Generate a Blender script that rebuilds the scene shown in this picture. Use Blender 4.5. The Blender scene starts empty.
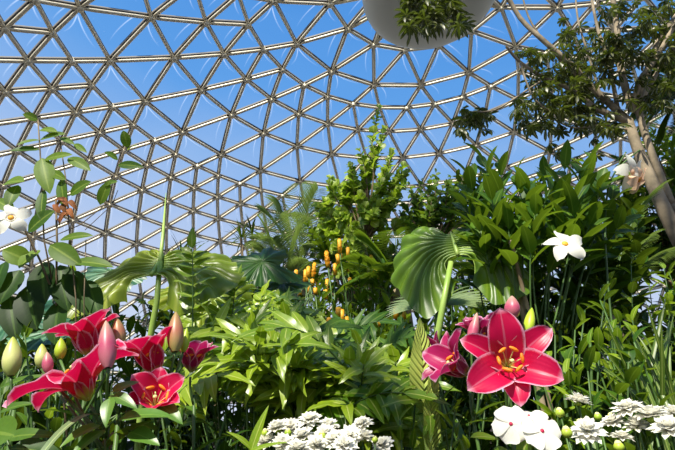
import bpy, math, random
from mathutils import Vector, Matrix
V = Vector
PI = math.pi
C = bpy.context.scene.collection
rng = random.Random(7)
def U(a, b): return rng.uniform(a, b)

# ------------------------------------------------------------------ camera
CAM = V((0, 0, 1.1)); FPX = 491.64; PITCH = .45637; ROLL = -.07724
_r = V((1, 0, 0)); _u = V((0, -math.sin(PITCH), math.cos(PITCH))); FW = V((0, math.cos(PITCH), math.sin(PITCH)))
RT = _r * math.cos(ROLL) + _u * math.sin(ROLL); UP = -_r * math.sin(ROLL) + _u * math.cos(ROLL)
cd = bpy.data.cameras.new('camera'); cam = bpy.data.objects.new('camera', cd); C.objects.link(cam)
cd.sensor_width = 36; cd.lens = FPX * 36 / 675; cd.clip_start = .02; cd.clip_end = 500
cam.matrix_world = Matrix.Translation(CAM) @ Matrix((RT, UP, -FW)).transposed().to_4x4()
bpy.context.scene.camera = cam
def at(px, py, Y):
    d = RT * ((px - 337.5) / FPX) + UP * ((225 - py) / FPX) + FW
    return CAM + d * (Y / d.y)

# ------------------------------------------------------------------ colour / materials
def lin(h, k=1.0):
    h = h.lstrip('#'); o = []
    for i in (0, 2, 4):
        c = int(h[i:i + 2], 16) / 255
        o.append((c / 12.92 if c <= .04045 else ((c + .055) / 1.055) ** 2.4) * k)
    return (o[0], o[1], o[2], 1)
class NT:
    def __init__(s, name):
        s.m = bpy.data.materials.new(name); s.m.use_nodes = True; s.t = s.m.node_tree; s.t.nodes.clear()
        s.out = s.n('ShaderNodeOutputMaterial')
    def n(s, ty, **k):
        o = s.t.nodes.new(ty)
        for a, b in k.items():
            if a.startswith('i_'): o.inputs[a[2:].replace('_', ' ')].default_value = b
            else: setattr(o, a, b)
        return o
    def l(s, a, b): s.t.links.new(a, b)
    def math(s, op, a, b=None, c=None):
        o = s.n('ShaderNodeMath', operation=op)
        for i, v in enumerate((a, b, c)):
            if v is None: continue
            if isinstance(v, (int, float)): o.inputs[i].default_value = v
            else: s.l(v, o.inputs[i])
        return o.outputs[0]
    def ramp(s, f, stops, interp='LINEAR'):
        o = s.n('ShaderNodeValToRGB'); s.l(f, o.inputs[0]); e = o.color_ramp.elements; o.color_ramp.interpolation = interp
        while len(e) < len(stops): e.new(.5)
        for x, (p, c) in zip(e, stops): x.position = p; x.color = c
        return o.outputs[0]
    def mix(s, f, a, b, bt='MIX'):
        o = s.n('ShaderNodeMix', data_type='RGBA', blend_type=bt)
        for i, v in ((0, f), (6, a), (7, b)):
            if isinstance(v, (int, float, tuple)): o.inputs[i].default_value = v
            else: s.l(v, o.inputs[i])
        return o.outputs[2]
def leaf_mat(name, c_dark, c_light, vein='#c8d890', veinw=.05, veinamt=.5, ribs=9, ribamt=.25, rough=.35, trans=.32, tip=None, spec=.5, k=1.0, bump=.08, polar=0):
    """u across 0..1, v along 0..1 ; attribute rnd 0..1"""
    N = NT(name)
    uv = N.n('ShaderNodeUVMap'); sp = N.n('ShaderNodeSeparateXYZ'); N.l(uv.outputs[0], sp.inputs[0])
    u = sp.outputs[0]; v = sp.outputs[1]
    at_ = N.n('ShaderNodeAttribute', attribute_name='rnd')
    du = N.math('ABSOLUTE', N.math('SUBTRACT', u, .5))
    base = N.ramp(at_.outputs['Fac'], [(0, lin(c_dark, k)), (1, lin(c_light, k))])
    ns = N.n('ShaderNodeTexNoise'); ns.inputs['Scale'].default_value = 25
    base = N.mix(N.math('MULTIPLY', ns.outputs[0], .35), base, lin(c_dark, k * .6))
    if tip: base = N.mix(N.math('POWER', v, 3), base, lin(tip, k))
    mid = N.math('LESS_THAN', du, veinw)
    # side veins sweep towards the tip
    w = N.math('SINE', N.math('MULTIPLY', N.math('SUBTRACT', v, N.math('MULTIPLY', du, .35)), ribs * 2 * PI))
    if polar: w = N.math('SINE', N.math('MULTIPLY', u, polar * 2 * PI))
    wv = N.math('POWER', N.math('MAXIMUM', w, 0), 6)
    base = N.mix(N.math('MULTIPLY', wv, ribamt), base, lin(vein, k))
    base = N.mix(N.math('MULTIPLY', mid, veinamt), base, lin(vein, k))
    if polar: base = N.mix(N.math('MULTIPLY', N.math('MAXIMUM', N.math('MULTIPLY', w, -1), 0), .55), base, lin(c_dark, k * .35))  # shade in the pleat valleys mixed into the leaf colour
    if name not in ('blue_green_leaf', 'palm_leaflet', 'grey_green_leaf'): base = N.mix(1.0, base, (1.12, .98, .72, 1), 'MULTIPLY')
    bs = N.n('ShaderNodeBsdfPrincipled'); N.l(base, bs.inputs['Base Color']); bs.inputs['Roughness'].default_value = rough
    bs.inputs['Specular IOR Level'].default_value = spec
    bp = N.n('ShaderNodeBump'); bp.inputs['Strength'].default_value = bump; bp.inputs['Distance'].default_value = .004
    N.l(w, bp.inputs['Height']); N.l(bp.outputs[0], bs.inputs['Normal'])
    tr = N.n('ShaderNodeBsdfTranslucent')
    tc = N.mix(.45, base, lin('#a8c828', k)); N.l(tc, tr.inputs[0])
    mx = N.n('ShaderNodeMixShader'); mx.inputs[0].default_value = trans
    N.l(bs.outputs[0], mx.inputs[1]); N.l(tr.outputs[0], mx.inputs[2]); N.l(mx.outputs[0], N.out.inputs[0])
    return N.m
def plain(name, col, rough=.6, metal=0, noise=0, col2=None, scale=20, trans=0, bump=0):
    N = NT(name); bs = N.n('ShaderNodeBsdfPrincipled'); bs.inputs['Roughness'].default_value = rough; bs.inputs['Metallic'].default_value = metal
    c = lin(col)
    if col2:
        tc = N.n('ShaderNodeTexCoord'); ns = N.n('ShaderNodeTexNoise'); ns.inputs['Scale'].default_value = scale; ns.inputs['Detail'].default_value = 5
        N.l(tc.outputs['Object'], ns.inputs[0])
        cc = N.ramp(ns.outputs[0], [(.35, lin(col)), (.65, lin(col2))]); N.l(cc, bs.inputs[0])
        if bump:
            bp = N.n('ShaderNodeBump'); bp.inputs['Strength'].default_value = bump; N.l(ns.outputs[0], bp.inputs['Height']); N.l(bp.outputs[0], bs.inputs['Normal'])
    else: bs.inputs[0].default_value = c
    sh = bs.outputs[0]
    if trans:
        tr = N.n('ShaderNodeBsdfTranslucent'); tr.inputs[0].default_value = c
        mx = N.n('ShaderNodeMixShader'); mx.inputs[0].default_value = trans; N.l(sh, mx.inputs[1]); N.l(tr.outputs[0], mx.inputs[2]); sh = mx.outputs[0]
    N.l(sh, N.out.inputs[0]); return N.m

M = {}
M['lime'] = leaf_mat('lime_fern_leaf', '#4c7818', '#98b82e', ribs=0, ribamt=0, veinw=.045, trans=.35, rough=.33)
M['green'] = leaf_mat('glossy_green_leaf', '#26501a', '#557f26', vein='#7c9c48', bump=0, ribs=7, ribamt=.06, rough=.45, spec=.25)
M['bright'] = leaf_mat('bright_young_leaf', '#5c8a20', '#98bc38', bump=0, ribs=7, ribamt=.06, rough=.3, trans=.4)
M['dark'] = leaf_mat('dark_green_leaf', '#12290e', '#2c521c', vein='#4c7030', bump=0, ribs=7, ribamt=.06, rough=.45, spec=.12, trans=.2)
M['tree'] = leaf_mat('tree_leaf', '#20281a', '#4c5430', ribs=0, ribamt=0, rough=.4, trans=.16)
M['lily'] = leaf_mat('lily_leaf', '#2f6020', '#5c8c38', vein='#7fa850', ribs=0, ribamt=0, veinw=.03, rough=.38, trans=.25)
M['blade'] = leaf_mat('strap_leaf', '#2c5018', '#6a8c3c', ribs=0, ribamt=0, veinw=.06, rough=.4, trans=.3)
M['grey'] = leaf_mat('grey_green_leaf', '#5c7448', '#94a878', ribs=0, ribamt=0, rough=.4, trans=.2)
M['palm'] = leaf_mat('palm_leaflet', '#4c6440', '#8ca070', ribs=0, ribamt=0, rough=.45, trans=.3)
M['vine'] = leaf_mat('vine_leaf', '#345c1a', '#6c902e', vein='#94b058', spec=.25, bump=0, ribs=5, ribamt=.06, rough=.5, trans=.38)
M['shrub'] = leaf_mat('round_shrub_leaf', '#446c18', '#94b038', bump=0, ribs=5, ribamt=.05, rough=.45, trans=.45, k=1.25)
M['ear'] = leaf_mat('corrugated_leaf', '#3c6a18', '#6f9c2c', vein='#c0d868', ribamt=.45, veinw=.006, veinamt=.8, rough=.38, trans=.35, polar=22, bump=.6)
M['ear_yellow'] = leaf_mat('crinkled_yellow_leaf', '#6c8c1c', '#a4b83c', vein='#dce890', ribamt=.45, veinw=.006, veinamt=.8, rough=.38, trans=.4, polar=20, bump=.6)
M['hung'] = leaf_mat('pleated_leaf', '#487618', '#86b034', vein='#a8c858', ribamt=.2, veinw=0, rough=.36, trans=.35, polar=10, bump=.2)
M['hung_yellow'] = leaf_mat('pleated_yellow_leaf', '#66881c', '#a0b43c', vein='#dce890', ribamt=.2, veinw=0, rough=.36, trans=.4, polar=9, bump=.2)
M['ear_dark'] = leaf_mat('dark_elephant_leaf', '#1c4416', '#2f6424', vein='#5c8c48', ribamt=.3, veinw=.006, rough=.4, trans=.25, polar=14)
M['bluegreen'] = leaf_mat('blue_green_leaf', '#2c5c40', '#4c8460', vein='#a8c8a0', ribamt=.35, veinw=.006, rough=.42, trans=.15, polar=14)
M['quilt'] = leaf_mat('pale_quilted_leaf', '#b4d468', '#c8e484', vein='#6c9438', ribs=13, ribamt=.4, veinw=.03, rough=.5, trans=.3, bump=1)
M['brown'] = leaf_mat('withered_leaf', '#6a3c1c', '#a8683c', vein='#503018', ribs=6, ribamt=.3, rough=.8, trans=.2)
M['stem'] = plain('green_stem', '#34501c', .5, col2='#4c6c2c')
M['petiole'] = plain('pale_petiole', '#88a848', .4, col2='#a4bc60', scale=8)
M['twig'] = plain('brown_twig', '#5c4c34', .8, col2='#7c6c50')
M['bark'] = plain('grey_bark', '#6c6250', .85, col2='#a09078', scale=6, bump=.5)
M['bark_thin'] = plain('tan_bark', '#7c6c50', .85, col2='#a89878', scale=9, bump=.4)
M['soil'] = plain('dark_soil', '#1c1610', .95, col2='#30281c', scale=6, bump=.6)
M['concrete'] = plain('concrete', '#8c8880', .9, col2='#a4a098', scale=3)
M['orange'] = plain('orange_anther', '#e06808', .6, col2='#f08c18', scale=200)
M['filament'] = plain('pale_filament', '#d8dc90', .5)
M['white'] = plain('white_petal', '#eceade', .55, trans=.3)
M['cream'] = plain('cream_disc', '#d8d890', .6)
M['redeye'] = plain('crimson_eye', '#b01040', .6)
M['yelloweye'] = plain('yellow_throat', '#e0a020', .6)
M['peach'] = plain('peach_petal', '#ecc8a8', .6, trans=.35)
M['bract'] = plain('golden_bract', '#e8a018', .55, col2='#f4c030', scale=60, trans=.2)
M['budgreen'] = plain('green_bud', '#8cac28', .4, col2='#b8c848', scale=30)
M['pod'] = plain('white_painted_shell', '#d4d4c8', .45)

def petal_mat(name, core, mid, edge, throat):
    N = NT(name); uv = N.n('ShaderNodeUVMap'); sp = N.n('ShaderNodeSeparateXYZ'); N.l(uv.outputs[0], sp.inputs[0])
    u, v = sp.outputs[0], sp.outputs[1]
    du = N.math('MULTIPLY', N.math('ABSOLUTE', N.math('SUBTRACT', u, .5)), 2)
    ns = N.n('ShaderNodeTexNoise'); ns.inputs['Scale'].default_value = 60
    e = N.math('ADD', du, N.math('MULTIPLY', N.math('SUBTRACT', ns.outputs[0], .5), .12))
    e = N.math('MAXIMUM', e, N.math('ADD', N.math('MULTIPLY', v, 1.0), -.03))
    c = N.ramp(e, [(0, lin(core)), (.55, lin(mid)), (.86, lin(mid)), (.97, lin(edge))])
    rib = N.math('LESS_THAN', du, .06)
    c = N.mix(N.math('MULTIPLY', rib, .2), c, lin(edge))
    # darker papillae near the throat
    vo = N.n('ShaderNodeTexVoronoi'); vo.inputs['Scale'].default_value = 260
    dots = N.math('MULTIPLY', N.math('LESS_THAN', vo.outputs[0], .28), N.math('LESS_THAN', v, .5))
    c = N.mix(N.math('MULTIPLY', dots, .5), c, lin('#7c0828'))
    th = N.ramp(v, [(.04, (1, 1, 1, 1)), (.17, (0, 0, 0, 1))]); c = N.mix(th, c, lin(throat))
    bs = N.n('ShaderNodeBsdfPrincipled'); N.l(c, bs.inputs[0]); bs.inputs['Roughness'].default_value = .38
    st = N.math('SINE', N.math('MULTIPLY', u, 60)); bp = N.n('ShaderNodeBump'); bp.inputs['Strength'].default_value = .05; bp.inputs['Distance'].default_value = .002
    N.l(st, bp.inputs['Height']); N.l(bp.outputs[0], bs.inputs['Normal'])
    tr = N.n('ShaderNodeBsdfTranslucent'); N.l(c, tr.inputs[0]); mx = N.n('ShaderNodeMixShader'); mx.inputs[0].default_value = .4
    N.l(bs.outputs[0], mx.inputs[1]); N.l(tr.outputs[0], mx.inputs[2]); N.l(mx.outputs[0], N.out.inputs[0]); return N.m
M['petal'] = petal_mat('crimson_lily_petal', '#d80c40', '#d40c4c', '#f4b8d0', '#c8cc50')
M['petal_dk'] = petal_mat('magenta_lily_petal', '#c81450', '#b81c60', '#f0b8d4', '#a8a850')
def bud_mat(name, a, b, c):
    N = NT(name); uv = N.n('ShaderNodeUVMap'); sp = N.n('ShaderNodeSeparateXYZ'); N.l(uv.outputs[0], sp.inputs[0])
    ns = N.n('ShaderNodeTexNoise'); ns.inputs['Scale'].default_value = 30
    v = N.math('ADD', sp.outputs[1], N.math('MULTIPLY', N.math('SUBTRACT', ns.outputs[0], .5), .25))
    col = N.ramp(v, [(.05, lin(a)), (.45, lin(b)), (.95, lin(c))])
    bs = N.n('ShaderNodeBsdfPrincipled'); N.l(col, bs.inputs[0]); bs.inputs['Roughness'].default_value = .42; N.l(bs.outputs[0], N.out.inputs[0]); return N.m
M['bud_pink'] = bud_mat('pink_bud', '#b87078', '#b04464', '#b8907c')
M['bud_rose'] = bud_mat('rosy_bud', '#9c9858', '#a86850', '#98804c')
M['bud_cream'] = bud_mat('cream_green_bud', '#a8b860', '#d4d488', '#a8b440')
M['bud_green'] = bud_mat('yellow_green_bud', '#98b030', '#b0c428', '#98ac24')

# ------------------------------------------------------------------ mesh builder
class MB:
    def __init__(s): s.v = []; s.f = []; s.uv = []; s.r = []; s.mi = []
    def grid(s, rows, rnd=0, uvf=None, mi=0, close=False):
        b = len(s.v); n = len(rows); k = len(rows[0])
        for i, row in enumerate(rows):
            for j, p in enumerate(row):
                s.v.append(tuple(p)); s.r.append(rnd)
                s.uv.append((j / (k - 1 if not close else k), i / (n - 1)) if uvf is None else uvf(i, j))
        for i in range(n - 1):
            for j in range(k if close else k - 1):
                j2 = (j + 1) % k
                s.f.append((b + i * k + j, b + i * k + j2, b + (i + 1) * k + j2, b + (i + 1) * k + j)); s.mi.append(mi)
    def tube(s, pts, rad, sides=6, rnd=.5, mi=0, cap=True):
        pts = [V(p) for p in pts]; n = len(pts)
        if isinstance(rad, (int, float)): rad = [rad] * n
        t0 = (pts[1] - pts[0]).normalized(); a = t0.orthogonal().normalized(); rows = []
        for i, p in enumerate(pts):
            t = (pts[min(i + 1, n - 1)] - pts[max(i - 1, 0)])
            t = t.normalized() if t.length > 1e-9 else t0
            a = (a - t * a.dot(t)); a = a.normalized() if a.length > 1e-6 else t.orthogonal().normalized(); bb = t.cross(a)
            rows.append([p + (a * math.cos(2 * PI * j / sides) + bb * math.sin(2 * PI * j / sides)) * rad[i] for j in range(sides)])
        b = len(s.v); s.grid(rows, rnd, None, mi, True)
        if cap:
            s.f.append(tuple(b + j for j in range(sides))[::-1]); s.mi.append(mi)
            s.f.append(tuple(b + (n - 1) * sides + j for j in range(sides))); s.mi.append(mi)
    def blob(s, c, rx, axis=V((0, 0, 1)), rl=None, seg=8, rings=6, rnd=.5, mi=0, prof=None, tri=0):
        """spindle/ellipsoid along axis, centred at c, half length rl"""
        axis = V(axis).normalized(); a = axis.orthogonal().normalized(); bb = axis.cross(a); rl = rl or rx; rows = []
        for i in range(rings + 1):
            t = i / rings
            if prof: z = -rl + 2 * rl * t; rr = rx * prof(t)
            else: z = -rl * math.cos(PI * t); rr = rx * math.sin(PI * t)
            rr = max(rr, 1e-5)
            rows.append([V(c) + axis * z + (a * math.cos(2 * PI * j / seg) + bb * math.sin(2 * PI * j / seg)) * rr * (1 + tri * math.cos(3 * 2 * PI * j / seg)) for j in range(seg)])
        s.grid(rows, rnd, None, mi, True)
    def leaf(s, pos, d, up, L, W, prof='ellip', fold=.25, droop=.5, n=6, wave=0, rnd=None, mi=0, k=4, twist=0, lobes=5, curlw=0, ph=None):
        d = V(d).normalized(); up = V(up); side = d.cross(up)
        side = side.normalized() if side.length > 1e-4 else d.orthogonal().normalized()
        nrm = side.cross(d).normalized(); rows = []; p = V(pos); st = L / n; pf = PROF[prof]; r = U(0, 1) if rnd is None else rnd
        ph = U(0, 6) if ph is None else ph
        for i in range(n + 1):
            t = i / n; w = W * .5 * pf(t, lobes); row = []
            if twist: q = Matrix.Rotation(twist * t, 3, d); sd = q @ side; nn = q @ nrm
            else: sd, nn = side, nrm
            for j in range(k + 1):
                x = 2 * j / k - 1
                z = fold * abs(x) * w + (wave * W * math.sin(t * 14 + ph + (2 if x > 0 else 0)) * x * x) + curlw * w * x * x
                row.append(p + sd * (x * w) + nn * z)
            rows.append(row)
            rt = Matrix.Rotation(-droop / n * (1 + .6 * (t - .5)), 3, side); d = rt @ d; nrm = rt @ nrm; p = p + d * st
        s.grid(rows, r, None, mi)
    def build(s, name, mats, parent=None, smooth=True):
        me = bpy.data.meshes.new(name); o = bpy.data.objects.new(name, me); C.objects.link(o)
        mats = mats if isinstance(mats, (list, tuple)) else [mats]
        inv = None; vs = s.v
        if parent is not None:
            off = parent_world(parent).inverted(); vs = [tuple(off @ V(p)) for p in s.v]; o.parent = parent
        me.from_pydata(vs, [], s.f)
        for m in mats: me.materials.append(m)
        me.polygons.foreach_set('material_index', s.mi); me.polygons.foreach_set('use_smooth', [smooth] * len(s.f))
        uvl = me.uv_layers.new(name='UVMap'); idx = [0] * len(me.loops); me.loops.foreach_get('vertex_index', idx)
        flat = []
        for i in idx: flat.extend(s.uv[i])
        uvl.data.foreach_set('uv', flat)
        at_ = me.attributes.new('rnd', 'FLOAT', 'POINT'); at_.data.foreach_set('value', s.r)
        me.update(); return o
def parent_world(o):
    m = Matrix.Identity(4)
    while o is not None: m = o.matrix_basis @ m; o = o.parent
    return m
def _clip(x): return max(0.0, x)
PROF = {
    'ellip': lambda t, q: .02 + math.sin(PI * t ** .9) ** .75 if t < 1 else 0.01,
    'lance': lambda t, q: .04 + math.sin(PI * t ** .65) ** .9 * (1 - .15 * t) if t < 1 else 0.01,
    'obov': lambda t, q: .04 + math.sin(PI * t ** 1.35) ** .8 if t < 1 else .01,
    'round': lambda t, q: math.sqrt(_clip(1 - (2 * t - 1) ** 2)) + .02,
    'heart': lambda t, q: (.55 + .45 * math.sin(PI * min(1, t * 2.2 + .2)) if t < .3 else math.cos((t - .3) / .7 * PI / 2) ** .8) if t < 1 else .01,
    'strap': lambda t, q: .75 + .25 * math.sin(PI * t) if t < .6 else _clip(1 - ((t - .6) / .4) ** 2) + .01,
    'lobed': lambda t, q: (.3 + .7 * abs(math.sin(q * PI * t))) * (1 - .75 * t) + .03,
}
def TH(name, label, cat, loc, group=None, kind=None):
    o = bpy.data.objects.new(name, None); C.objects.link(o); o.location = loc; o.empty_display_size = .1
    o['label'] = label; o['category'] = cat
    if group: o['group'] = group
    if kind: o['kind'] = kind
    return o
def bez(a, b, c, n):
    a, b, c = V(a), V(b), V(c)
    return [a * (1 - t) ** 2 + b * 2 * t * (1 - t) + c * t * t for t in [i / n for i in range(n + 1)]]
ZUP = V((0, 0, 1))
def ground_z(x, y):
    # bed climbs away from the path towards the middle of the conservatory
    t = min(1, max(0, (y - .3) / 3.5)); t = t * t * (3 - 2 * t)
    t2 = min(1, max(0, (y - 4) / 4)) * min(1, max(0, (26 - y) / 6)); return 1.0 * t + .7 * t2 + .05 * math.sin(x * 1.7) * math.cos(y * 1.3)
def gnd(p, dx=0, dy=0):
    x, y = p[0] + dx, p[1] + dy
    return V((x, y, ground_z(x, y) - .03))

# ------------------------------------------------------------------ dome
RD = 24.0
DC = CAM - V((-.13357, -.41328, .45342)) * RD
PH = -1.49425
RINGS = [(.066, [4 * k for k in range(16)]), (.1257, [4 * k + 2 for k in range(16)]), (.19248, [4 * k for k in range(16)]),
         (.23363, [2 * k + 1 for k in range(32)]), (.28187, [2 * k for k in range(32)]), (.34008, [2 * k + 1 for k in range(32)]), (.40817, [2 * k for k in range(32)]),
         (.44507, [k + .5 for k in range(64)]), (.48435, [k for k in range(64)]), (.52597, [k + .5 for k in range(64)]), (.57137, [k for k in range(64)]),
         (.62025, [k + .5 for k in range(64)]), (.66863, [k for k in range(64)])]
t_ = .66863; st_ = .0485
for q in range(8):
    t_ += st_; st_ += .0025; RINGS.append((t_, [k + (.5 if q % 2 == 0 else 0) for k in range(64)]))
def dpt(t, u, r=RD):
    a = PH + u * 2 * PI / 64
    return DC + V((math.sin(t) * math.sin(a), math.sin(t) * math.cos(a), math.cos(t))) * r
edges = []; tris = []
nid = {}; npos = []
for i, (t, us) in enumerate(RINGS):
    for k, u in enumerate(us): nid[(i, k)] = len(npos); npos.append(dpt(t, u))
for i, (t, us) in enumerate(RINGS):
    n = len(us)
    for k in range(n): edges.append((nid[(i, k)], nid[(i, (k + 1) % n)]))
    if i + 1 < len(RINGS):
        us2 = RINGS[i + 1][1]; m = len(us2)
        def near(u, lim):
            o = []
            for k2, u2 in enumerate(us2):
                d = (u2 - u + 32) % 64 - 32
                if abs(d) < lim + 1e-6: o.append((d, k2))
            return [k2 for d, k2 in sorted(o)]
        sp = 64 / n
        for k in range(n):
            nb = near(us[k], sp / 2 if m == n else sp / 4)
            for k2 in nb: edges.append((nid[(i, k)], nid[(i + 1, k2)]))
            tris.append([nid[(i, k)], nid[(i + 1, nb[0])], nid[(i + 1, nb[1])]])
            nb2 = near(us[(k + 1) % n], sp / 2 if m == n else sp / 4)
            if m == n: tris.append([nid[(i, k)], nid[(i + 1, nb[1])], nid[(i, (k + 1) % n)]])
            else: tris.append([nid[(i, k)], nid[(i + 1, nb[1])], nid[(i + 1, nb2[0])], nid[(i, (k + 1) % n)]])

def strut_mat():
    N = NT('champagne_aluminium'); bs = N.n('ShaderNodeBsdfPrincipled'); bs.inputs['Base Color'].default_value = lin('#f4ead2')
    bs.inputs['Metallic'].default_value = .12; bs.inputs['Roughness'].default_value = .4; N.l(bs.outputs[0], N.out.inputs[0]); return N.m
M['strut'] = strut_mat(); M['gasket'] = plain('dark_gasket', '#686460', .6)
def glass_mat():
    N = NT('clear_acrylic'); tr = N.n('ShaderNodeBsdfTransparent'); tr.inputs[0].default_value = (.97, .98, .99, 1)
    gl = N.n('ShaderNodeBsdfGlossy'); gl.inputs['Roughness'].default_value = .08
    fr = N.n('ShaderNodeFresnel'); fr.inputs[0].default_value = 1.1
    mx = N.n('ShaderNodeMixShader'); N.l(fr.outputs[0], mx.inputs[0]); N.l(tr.outputs[0], mx.inputs[1]); N.l(gl.outputs[0], mx.inputs[2]); N.l(mx.outputs[0], N.out.inputs[0]); return N.m
M['glass'] = glass_mat()
def glint_mat():  # glint of a bubble pane painted as a fading white streak
    N = NT('painted_glint'); tr = N.n('ShaderNodeBsdfTransparent'); d = N.n('ShaderNodeBsdfTranslucent'); d.inputs[0].default_value = (1, 1, 1, 1)
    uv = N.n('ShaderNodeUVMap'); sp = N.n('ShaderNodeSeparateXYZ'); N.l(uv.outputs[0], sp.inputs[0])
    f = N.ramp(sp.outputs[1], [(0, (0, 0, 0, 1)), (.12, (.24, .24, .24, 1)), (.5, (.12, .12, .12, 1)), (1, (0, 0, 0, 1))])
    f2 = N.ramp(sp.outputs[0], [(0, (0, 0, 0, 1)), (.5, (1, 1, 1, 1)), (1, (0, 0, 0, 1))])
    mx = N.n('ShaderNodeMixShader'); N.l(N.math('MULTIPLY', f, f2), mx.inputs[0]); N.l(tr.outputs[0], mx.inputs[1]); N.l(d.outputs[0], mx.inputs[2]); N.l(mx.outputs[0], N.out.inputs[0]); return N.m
M['glint'] = glint_mat()

sm = MB(); gm = MB(); hm = MB(); pm = MB(); cm = MB()
SR = .051
for a, b in edges:
    A, B = npos[a], npos[b]; out = ((A + B) / 2 - DC).normalized(); t = (B - A).normalized(); sd = t.cross(out).normalized()
    L = (B - A).length; rows = []
    for s_, w, h in ((.04, .8, .45), (.14, .95, .9), (.22, 1, 1), (.78, 1, 1), (.86, .95, .9), (.96, .8, .45)):
        p = A + (B - A) * s_
        rows.append([p + sd * (math.cos(2 * PI * j / 10) * SR * w) + out * (math.sin(2 * PI * j / 10) * SR * h) for j in range(10)])
    sm.grid(rows, .5, None, 0, True)
    rows = []
    for s_ in (0, 1):
        p = A + (B - A) * s_ + out * (SR * .9)
        rows.append([p + sd * x * SR * 1.2 + out * z for x, z in ((-1, -.0), (-1, .09), (1, .09), (1, -.0))])
    gm.grid(rows, .5, None, 0, True)
for p in npos:
    out = (p - DC).normalized()
    hm.tube([p - out * .1, p - out * .085, p + out * .14], [.06, .085, .085], 8)
def bub(poly):
    P = [npos[i] for i in poly]; c = sum(P, V((0, 0, 0))) / len(P); out = (c - DC).normalized(); e = (P[0] - P[1]).length
    n = len(P); K = 5
    P = [p + (p - DC).normalized() * .13 for p in P]; c = c + out * .13
    rows = []
    for r in range(K + 1):
        f = r / K; ring = []
        for j in range(n):
            for s_ in range(3):
                e0 = P[j].lerp(P[(j + 1) % n], s_ / 3)
                p = c.lerp(e0, f); ring.append(p + out * (.14 * e * (1 - f ** 2.4)))
        rows.append(ring)
    pm.grid(rows, .5, None, 0, True)
    # thin pale strips drawn as bubble glints, curving away from the highest corner
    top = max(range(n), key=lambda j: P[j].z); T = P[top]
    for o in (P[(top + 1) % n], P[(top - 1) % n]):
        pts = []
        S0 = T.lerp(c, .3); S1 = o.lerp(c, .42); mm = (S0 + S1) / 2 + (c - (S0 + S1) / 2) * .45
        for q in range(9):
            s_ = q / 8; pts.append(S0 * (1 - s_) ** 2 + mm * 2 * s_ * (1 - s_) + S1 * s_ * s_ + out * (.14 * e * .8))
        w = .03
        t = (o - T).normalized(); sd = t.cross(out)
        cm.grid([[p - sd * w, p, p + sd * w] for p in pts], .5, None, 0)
for t in tris: bub(t)
dome = sm.build('ceiling', M['strut']); dome['kind'] = 'structure'
dome['label'] = 'geodesic dome lattice of champagne metal tubes over clear bubble panes'; dome['category'] = 'dome ceiling'
for nm, mb, mt in (('gasket_strip', gm, 'gasket'), ('hub_joint', hm, 'strut'), ('glazing', pm, 'glass'), ('pane_glint', cm, 'glint')):
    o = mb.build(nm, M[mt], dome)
# low ring wall & ground
w = MB(); tb = RINGS[-1][0]; zb = dpt(tb, 0).z; rb = math.sin(tb) * RD
prof = [(rb - .25, -.1), (rb - .25, zb), (rb + .25, zb), (rb + .25, -.1)]
w.grid([[V((DC.x + r_ * math.cos(2 * PI * i / 64), DC.y + r_ * math.sin(2 * PI * i / 64), z_)) for r_, z_ in prof] for i in range(65)], .5, None, 0, True)
o = w.build('wall_ring', M['concrete'], None, False); o['kind'] = 'structure'
g = MB(); rows = []
for i in range(61):
    y = DC.y - rb + 2 * rb * i / 60; row = []
    for j in range(61):
        x = DC.x - rb + 2 * rb * j / 60; dx, dy = x - DC.x, y - DC.y
        # square to disc
        l = max(abs(dx), abs(dy)); r_ = math.hypot(dx, dy); 
        if r_ > 1e-6: x, yy = DC.x + dx * l / r_, DC.y + dy * l / r_
        else: yy = y
        row.append(V((x, yy, ground_z(x, yy))))
    rows.append(row)
g.grid(rows, .5); o = g.build('ground', M['soil']); o['kind'] = 'structure'

# hanging white shell under the apex
apex = dpt(0, 0)
pod = TH('hanging_shell', 'large smooth white rounded shell hanging under the top of the dome', 'ceiling fixture', apex - ZUP * 1.0)
pb = MB(); cz = apex - ZUP * .88; rows = []
for i in range(25):
    a = -PI / 2 + PI * i / 24
    rr = 1.98 * math.copysign(abs(math.cos(a)) ** .75, math.cos(a)); zz = .92 * math.copysign(abs(math.sin(a)) ** .85, math.sin(a))
    rows.append([cz + V((rr * math.cos(2 * PI * j / 48), rr * math.sin(2 * PI * j / 48), zz)) for j in range(48)])
pb.grid(rows, .5, None, 0, True); pb.build('shell_body', M['pod'], pod)
pb = MB(); pb.tube([apex - ZUP * .3, apex - ZUP * .02], .12, 10); pb.build('hanging_rod', M['strut'], pod)

# ------------------------------------------------------------------ world and sun
wd = bpy.data.worlds.new('sky'); bpy.context.scene.world = wd; wd.use_nodes = True; t = wd.node_tree; t.nodes.clear()
class WT(NT):
    def __init__(s): s.t = t; s.out = s.n('ShaderNodeOutputWorld')
N = WT(); tc = N.n('ShaderNodeTexCoord'); sp = N.n('ShaderNodeSeparateXYZ'); N.l(tc.outputs['Generated'], sp.inputs[0])
x, y, z = sp.outputs
ns = N.n('ShaderNodeTexNoise'); ns.inputs['Scale'].default_value = 2.2; ns.inputs['Detail'].default_value = 6; ns.inputs['Distortion'].default_value = .6
mp = N.n('ShaderNodeMapping'); mp.inputs['Scale'].default_value = (1, 1, 2.6); N.l(tc.outputs['Generated'], mp.inputs[0]); N.l(mp.outputs[0], ns.inputs[0])
e = N.math('ADD', z, N.math('MULTIPLY', x, .16))
e = N.math('ADD', e, N.math('MULTIPLY', N.math('SUBTRACT', ns.outputs[0], .5), .22))
col = N.ramp(e, [(.0, lin('#d4dcec')), (.36, lin('#b4c6e6')), (.52, lin('#8cb2e4')), (.66, lin('#5e9ce0')), (.9, lin('#4288d6'))])
bg = N.n('ShaderNodeBackground'); N.l(col, bg.inputs[0]); bg.inputs[1].default_value = 1.0; N.l(bg.outputs[0], N.out.inputs[0])
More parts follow.
